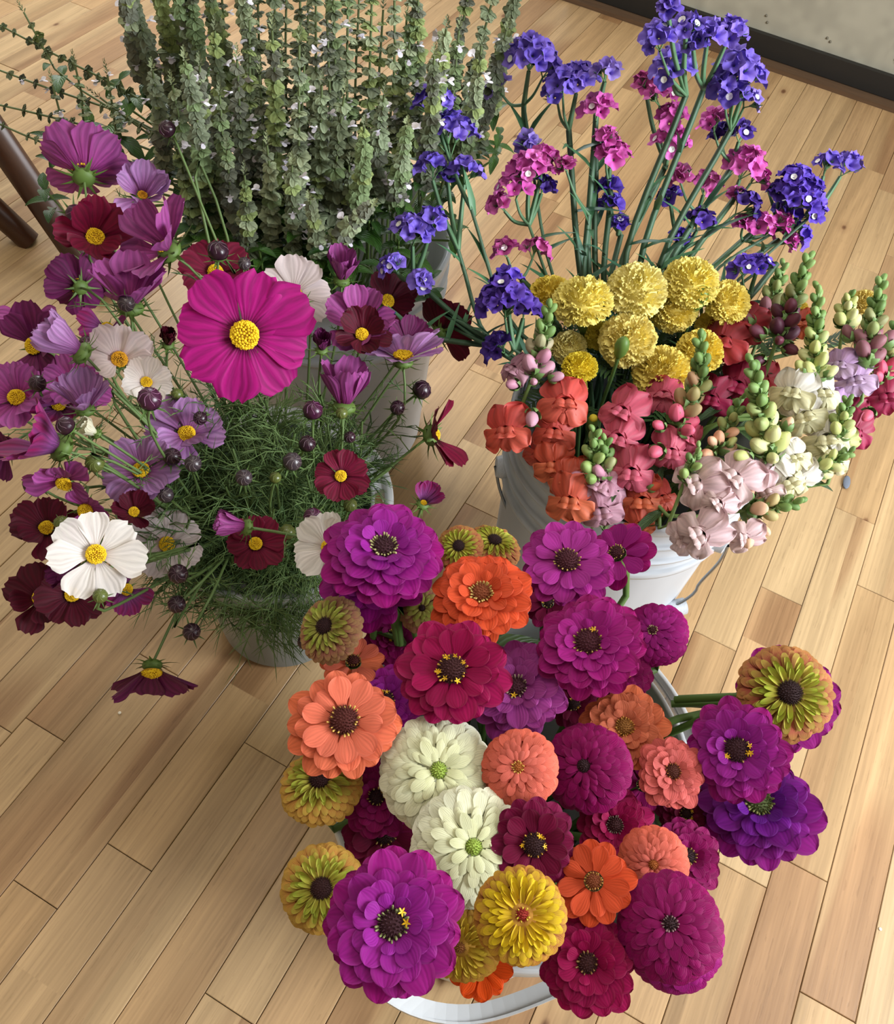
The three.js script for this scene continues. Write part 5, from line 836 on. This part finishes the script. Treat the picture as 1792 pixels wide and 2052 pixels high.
const SN = { coral: ['#d04a44', '#d65a48'], rose: ['#c84a68', '#cf5a76'], red: ['#9a1c2c', '#b02c34'], orange: ['#cf5238', '#d76a44'], mauvepink: ['#b77f96', '#bd8ca0'], pale: ['#d9b8bd', '#dcc0c0'], white: ['#e6e2da', '#ddd8ae'], crimson: ['#9c0b44', '#a81350'], lilac: ['#b590c0', '#bea0c4'], plum: ['#5e2238', '#4a1830'], mauve: ['#7a4a56', '#85545e'], peach: ['#d6a080', '#d9b090'], lemon: ['#b8bf78', '#c8ca90'], green: ['#7d9a52', '#8fa860'] };
const SMAT = c => phys('snap' + c, { color: hex(c), roughness: 0.6, map: veinMap, side: THREE.DoubleSide, transmission: 0.18, thickness: 0, sheen: 0.3, sheenRoughness: 0.5 });
// tip, low: [px, py, h] ends of the budding spike; florets: [px, py, r, tx, ty, colour]; hF their height
function snapdragon(label, tip, low, buds, florets, o = {}) {
  const a = at(...tip), b = at(...low), dir = a.clone().sub(b), L = dir.length(); dir.normalize();
  const base = o.base ? at(...o.base) : b.clone().addScaledVector(dir, -0.06), { foot, pts } = stemPath(B.white, base, dir, 0.02, 0.5), root = thing('snapdragon', label, 'flower', foot);
  const bow = b.clone().lerp(a, 0.5).addScaledVector(camR, (o.bow || 0) * L);
  mesh('stem', tube(shift([...pts.slice(0, 3), base, b, bow, a], foot), 0.0036, 0.0018, 8, 26), plain('#6d8a4a', 0.55), root);
  const c = new THREE.CatmullRomCurve3([b, bow, a]), N = o.n || Math.round(L / 0.0046);
  for (let i = 0; i < N; i++) {
    const t = i / (N - 1), p = c.getPointAt(t), tg = c.getTangentAt(t), an = i * 2.39996, s = (o.size || 0.0085) * 1.3 * lerp(1.08, 0.45, Math.pow(t, 0.9)), q = qTo(tg);
    const rad = V(Math.cos(an), 0, Math.sin(an)).applyQuaternion(q), d = rad.clone().multiplyScalar(lerp(0.95, 0.5, t)).addScaledVector(tg, lerp(0.7, 1.0, t)).normalize();
    const col = t < (o.ripe === undefined ? 0.3 : o.ripe) ? pick(SN[buds]) : t < (o.mid === undefined ? 0.55 : o.mid) ? '#' + mixc(hex(pick(SN[buds])), hex('#8ba15c'), rr(0.5, 0.9)).getHexString() : pick(['#6f8f4c', '#7c9a58', '#628344']);
    const m = mesh('bud', snapBud, plain(col, 0.62), root); m.position.copy(p).addScaledVector(rad, 0.0042 * (1 - t * 0.6)).sub(foot); m.quaternion.copy(qTo(d)).multiply(qAx(UPV, rnd() * 6)); m.scale.setScalar(s);
    if (t < 0.8) { const k = mesh('sepals', snapSepals, plain('#66854a', 0.55), root); k.position.copy(m.position); k.quaternion.copy(m.quaternion); k.scale.setScalar(s * 1.12); }
  }
  (florets || []).forEach(([x, y, r, tx, ty, key, h]) => {
    const p = at(x, y, h || low[2] - 0.02), R = sizeAt(p, r), n = facing(p, tx, ty), f = sub('floret', root), [c1, c2] = SN[key], k = pick(snapSets);
    f.position.copy(p).sub(foot); f.scale.setScalar(R * 1.2);
    // upper lip towards the tip of the spike
    const z = n, up = dir.clone().addScaledVector(camU, 0.4); up.addScaledVector(z, -up.dot(z)).normalize(); const xx = up.clone().cross(z).normalize();
    f.quaternion.setFromRotationMatrix(new THREE.Matrix4().makeBasis(xx, up, z)).multiply(qAx(V(0, 0, 1), rr(-0.4, 0.4)));
    mesh('upper_lip', k.up, SMAT(c1), f); mesh('lower_lip', k.lo, SMAT(c2), f); mesh('throat', k.th, SMAT(c2), f); mesh('calyx', snapCalyx, plain('#66854a', 0.55), f);
  });
  (o.extra || []).forEach(([x, y, r, key, h]) => { const p = at(x, y, h || low[2]), R = sizeAt(p, r) * 0.84, d = p.clone().sub(b).normalize().addScaledVector(camU, 0.5).normalize(), m = mesh('bud', snapBud, plain(pick(SN[key]), 0.6), root); m.position.copy(p).addScaledVector(d, -R * 0.5).sub(foot); m.quaternion.copy(qTo(d)); m.scale.setScalar(R); const s = mesh('sepals', snapSepals, plain('#66854a', 0.55), root); s.position.copy(m.position); s.quaternion.copy(m.quaternion); s.scale.setScalar(R * 1.12); });
  for (let i = 0; i < (o.leaves === undefined ? 3 : o.leaves); i++) { const l = mesh('leaf', stLeafWide, leafMat(pick(['#34552a', '#3d6030'])), root); l.position.copy(pts[2].clone().lerp(base, rr(0, 1))).sub(foot); l.quaternion.copy(qAx(UPV, rnd() * 6.28)).multiply(qAx(V(0, 0, 1), rr(-0.3, 0.6))); l.scale.setScalar(rr(0.035, 0.05)); }
  return root;
}
const stLeafWide = petalGeo({ l: 1, w: 0.13, e0: 0.2, e1: -0.5, base: 0.4, wide: 0.4, round: 0.35, pointy: 0.7, keel: 0.3, nu: 4, nv: 6 });
snapdragon('coral snapdragon with grey-green tip at left end of white pail', [1103, 612, 0.50], [1070, 745, 0.44], 'mauvepink', [[1130, 812, 50, 0.1, 0.3, 'coral', 0.43], [1020, 866, 46, -0.4, 0.1, 'coral', 0.41], [1112, 868, 42, -0.1, 0.1, 'coral', 0.41], [1110, 930, 38, 0.05, -0.2, 'orange', 0.39], [1085, 910, 34, -0.2, -0.1, 'coral', 0.385], [1035, 745, 34, -0.5, 0.4, 'mauvepink', 0.435]], { ripe: 0.25, extra: [[1027, 770, 20, 'mauvepink', 0.445], [1070, 765, 15, 'mauvepink', 0.45], [1115, 755, 20, 'mauvepink', 0.445], [1066, 838, 26, 'mauvepink', 0.43]], size: 0.0095 });
snapdragon('rose pink snapdragon with curved green tip in front of marigolds', [1404, 672, 0.51], [1355, 845, 0.43], 'rose', [[1250, 830, 46, -0.2, 0.3, 'rose', 0.43], [1240, 880, 44, -0.1, 0.1, 'rose', 0.42], [1265, 945, 46, 0.0, -0.1, 'rose', 0.41], [1330, 800, 40, 0.0, 0.5, 'rose', 0.425], [1342, 905, 40, 0.2, -0.1, 'rose', 0.415], [1375, 880, 34, 0.4, 0.1, 'rose', 0.42]], { bow: 0.12, ripe: 0.12, extra: [[1320, 852, 20, 'rose', 0.44], [1378, 862, 24, 'rose', 0.44], [1360, 820, 14, 'rose', 0.45], [1315, 905, 26, 'rose', 0.435]], size: 0.0098 });
snapdragon('dark red snapdragon with maroon buds and tall green tip', [1622, 515, 0.52], [1560, 672, 0.45], 'plum', [[1452, 690, 48, -0.3, 0.35, 'red', 0.43], [1495, 655, 42, 0.0, 0.5, 'red', 0.44], [1480, 775, 46, -0.1, 0.1, 'crimson', 0.40], [1430, 800, 38, -0.3, 0.0, 'crimson', 0.39], [1525, 760, 34, 0.1, 0.2, 'red', 0.40]], { ripe: 0.35, extra: [[1518, 665, 24, 'plum', 0.455], [1562, 682, 18, 'plum', 0.46], [1585, 700, 22, 'plum', 0.45], [1522, 722, 18, 'plum', 0.44], [1497, 640, 22, 'mauve', 0.45]], size: 0.0098 });
snapdragon('shorter olive snapdragon tip beside the dark red one', [1572, 530, 0.48], [1535, 630, 0.44], 'mauve', [], { ripe: 0.1, size: 0.0085 });
snapdragon('white and lemon snapdragon with bright green tip at right', [1640, 575, 0.51], [1630, 755, 0.44], 'lemon', [[1590, 790, 42, -0.2, 0.3, 'white', 0.43], [1645, 790, 38, 0.4, 0.2, 'white', 0.43], [1612, 835, 44, 0.0, 0.1, 'white', 0.42], [1655, 880, 46, 0.1, 0.1, 'white', 0.41], [1672, 925, 32, 0.3, -0.2, 'white', 0.40]], { ripe: 0.4, extra: [[1605, 735, 20, 'lemon', 0.45], [1665, 745, 20, 'lemon', 0.45], [1650, 715, 18, 'lemon', 0.455]], size: 0.0088 });
snapdragon('white snapdragon with fat green tip nearest the pale pink one', [1508, 725, 0.51], [1540, 900, 0.43], 'lemon', [[1575, 965, 40, 0.4, 0.0, 'white', 0.415], [1535, 985, 32, 0.0, -0.2, 'pale', 0.41], [1590, 920, 32, 0.4, 0.2, 'white', 0.42]], { ripe: 0.3, extra: [[1488, 915, 26, 'lemon', 0.435], [1548, 918, 24, 'lemon', 0.435], [1570, 880, 22, 'lemon', 0.44], [1580, 850, 20, 'peach', 0.43]], size: 0.0105 });
snapdragon('mauve-budded snapdragon at the right picture edge', [1768, 560, 0.51], [1735, 720, 0.45], 'mauve', [[1712, 765, 38, 0.1, 0.2, 'lilac', 0.43], [1685, 735, 30, -0.2, 0.4, 'lilac', 0.44], [1672, 815, 32, 0.1, 0.1, 'lilac', 0.415], [1640, 850, 30, 0.2, 0.0, 'lilac', 0.40]], { ripe: 0.3, extra: [[1700, 668, 22, 'mauve', 0.46], [1722, 690, 20, 'mauve', 0.455], [1780, 680, 26, 'mauve', 0.455], [1735, 715, 28, 'mauve', 0.45], [1752, 660, 16, 'mauve', 0.465]], size: 0.0095 });
snapdragon('slim yellow-green snapdragon bud spike between white and mauve ones', [1705, 590, 0.47], [1690, 650, 0.44], 'lemon', [[1610, 655, 36, -0.1, 0.5, 'orange', 0.42]], { ripe: 0.9, size: 0.0085, n: 12 });
snapdragon('peach-budded small green snapdragon behind the pale pink one', [1488, 795, 0.46], [1440, 895, 0.42], 'peach', [[1400, 940, 28, -0.2, 0.1, 'pale', 0.405]], { ripe: 0.3, extra: [[1428, 885, 18, 'peach', 0.43], [1418, 910, 22, 'peach', 0.425], [1466, 885, 16, 'lemon', 0.43], [1412, 945, 20, 'peach', 0.42]], size: 0.0075 });
snapdragon('pale pink snapdragon lying out to the right over the pail rim', [1606, 1005, 0.42], [1500, 1022, 0.40], 'peach', [[1400, 970, 46, -0.3, 0.2, 'pale', 0.42], [1470, 962, 48, 0.1, 0.3, 'pale', 0.42], [1405, 1068, 48, -0.1, -0.25, 'pale', 0.40], [1438, 1010, 34, 0.1, 0.1, 'pale', 0.42], [1490, 1075, 34, 0.2, -0.4, 'pale', 0.39], [1372, 1075, 34, -0.3, -0.3, 'pale', 0.385], [1525, 960, 32, 0.3, 0.2, 'pale', 0.415]], { ripe: 0.3, base: [1330, 1030, 0.385], extra: [[1502, 985, 20, 'peach', 0.415], [1530, 1062, 20, 'peach', 0.395], [1500, 1082, 22, 'peach', 0.39]], size: 0.009 });
snapdragon('crimson snapdragon at far right edge over the floor', [1800, 640, 0.46], [1765, 760, 0.42], 'rose', [[1775, 800, 40, 0.2, 0.2, 'crimson', 0.41], [1710, 865, 36, 0.2, 0.0, 'crimson', 0.40], [1705, 830, 30, 0.0, 0.2, 'crimson', 0.40]], { extra: [[1738, 832, 24, 'rose', 0.415], [1760, 755, 20, 'rose', 0.43]], size: 0.009 });
snapdragon('orange-salmon snapdragon hanging low over front of white pail', [1192, 862, 0.44], [1190, 950, 0.40], 'green', [[1145, 1005, 46, -0.2, 0.0, 'orange', 0.385], [1135, 960, 34, -0.3, 0.1, 'orange', 0.39], [1285, 1005, 46, 0.1, 0.0, 'orange', 0.385], [1282, 1048, 32, 0.1, -0.3, 'orange', 0.375], [1325, 1000, 32, 0.3, 0.1, 'coral', 0.385], [1160, 950, 28, 0, 0.1, 'orange', 0.395]], { ripe: 0.2, extra: [[1310, 975, 18, 'orange', 0.40], [1185, 960, 22, 'green', 0.41], [1225, 930, 18, 'green', 0.41], [1160, 955, 22, 'mauvepink', 0.40]], size: 0.0085 });
snapdragon('dusty lilac-pink snapdragon in the middle of the pail front', [1215, 880, 0.43], [1210, 960, 0.40], 'mauvepink', [[1200, 978, 46, 0.1, 0.2, 'mauvepink', 0.395], [1205, 1020, 42, 0.0, -0.3, 'mauvepink', 0.385], [1225, 990, 32, 0.3, 0, 'mauvepink', 0.39]], { size: 0.008, n: 10 });
snapdragon('small green snapdragon tip between rose and pale pink florets', [1402, 895, 0.45], [1372, 965, 0.42], 'green', [], { size: 0.0065, ripe: 0 });
snapdragon('white-throated lemon snapdragon low at right of the pail', [1705, 905, 0.43], [1640, 940, 0.41], 'lemon', [[1655, 905, 36, 0.2, 0.2, 'white', 0.405], [1600, 955, 34, 0.1, -0.1, 'white', 0.405], [1690, 885, 26, 0.3, 0.1, 'lemon', 0.41]], { size: 0.0075, n: 10, ripe: 0.5 });
snapdragon('green-budded snapdragon among white florets at right', [1700, 800, 0.45], [1680, 870, 0.42], 'lemon', [], { size: 0.0075, n: 14, ripe: 0.2 });

renderer.render(scene, camera);
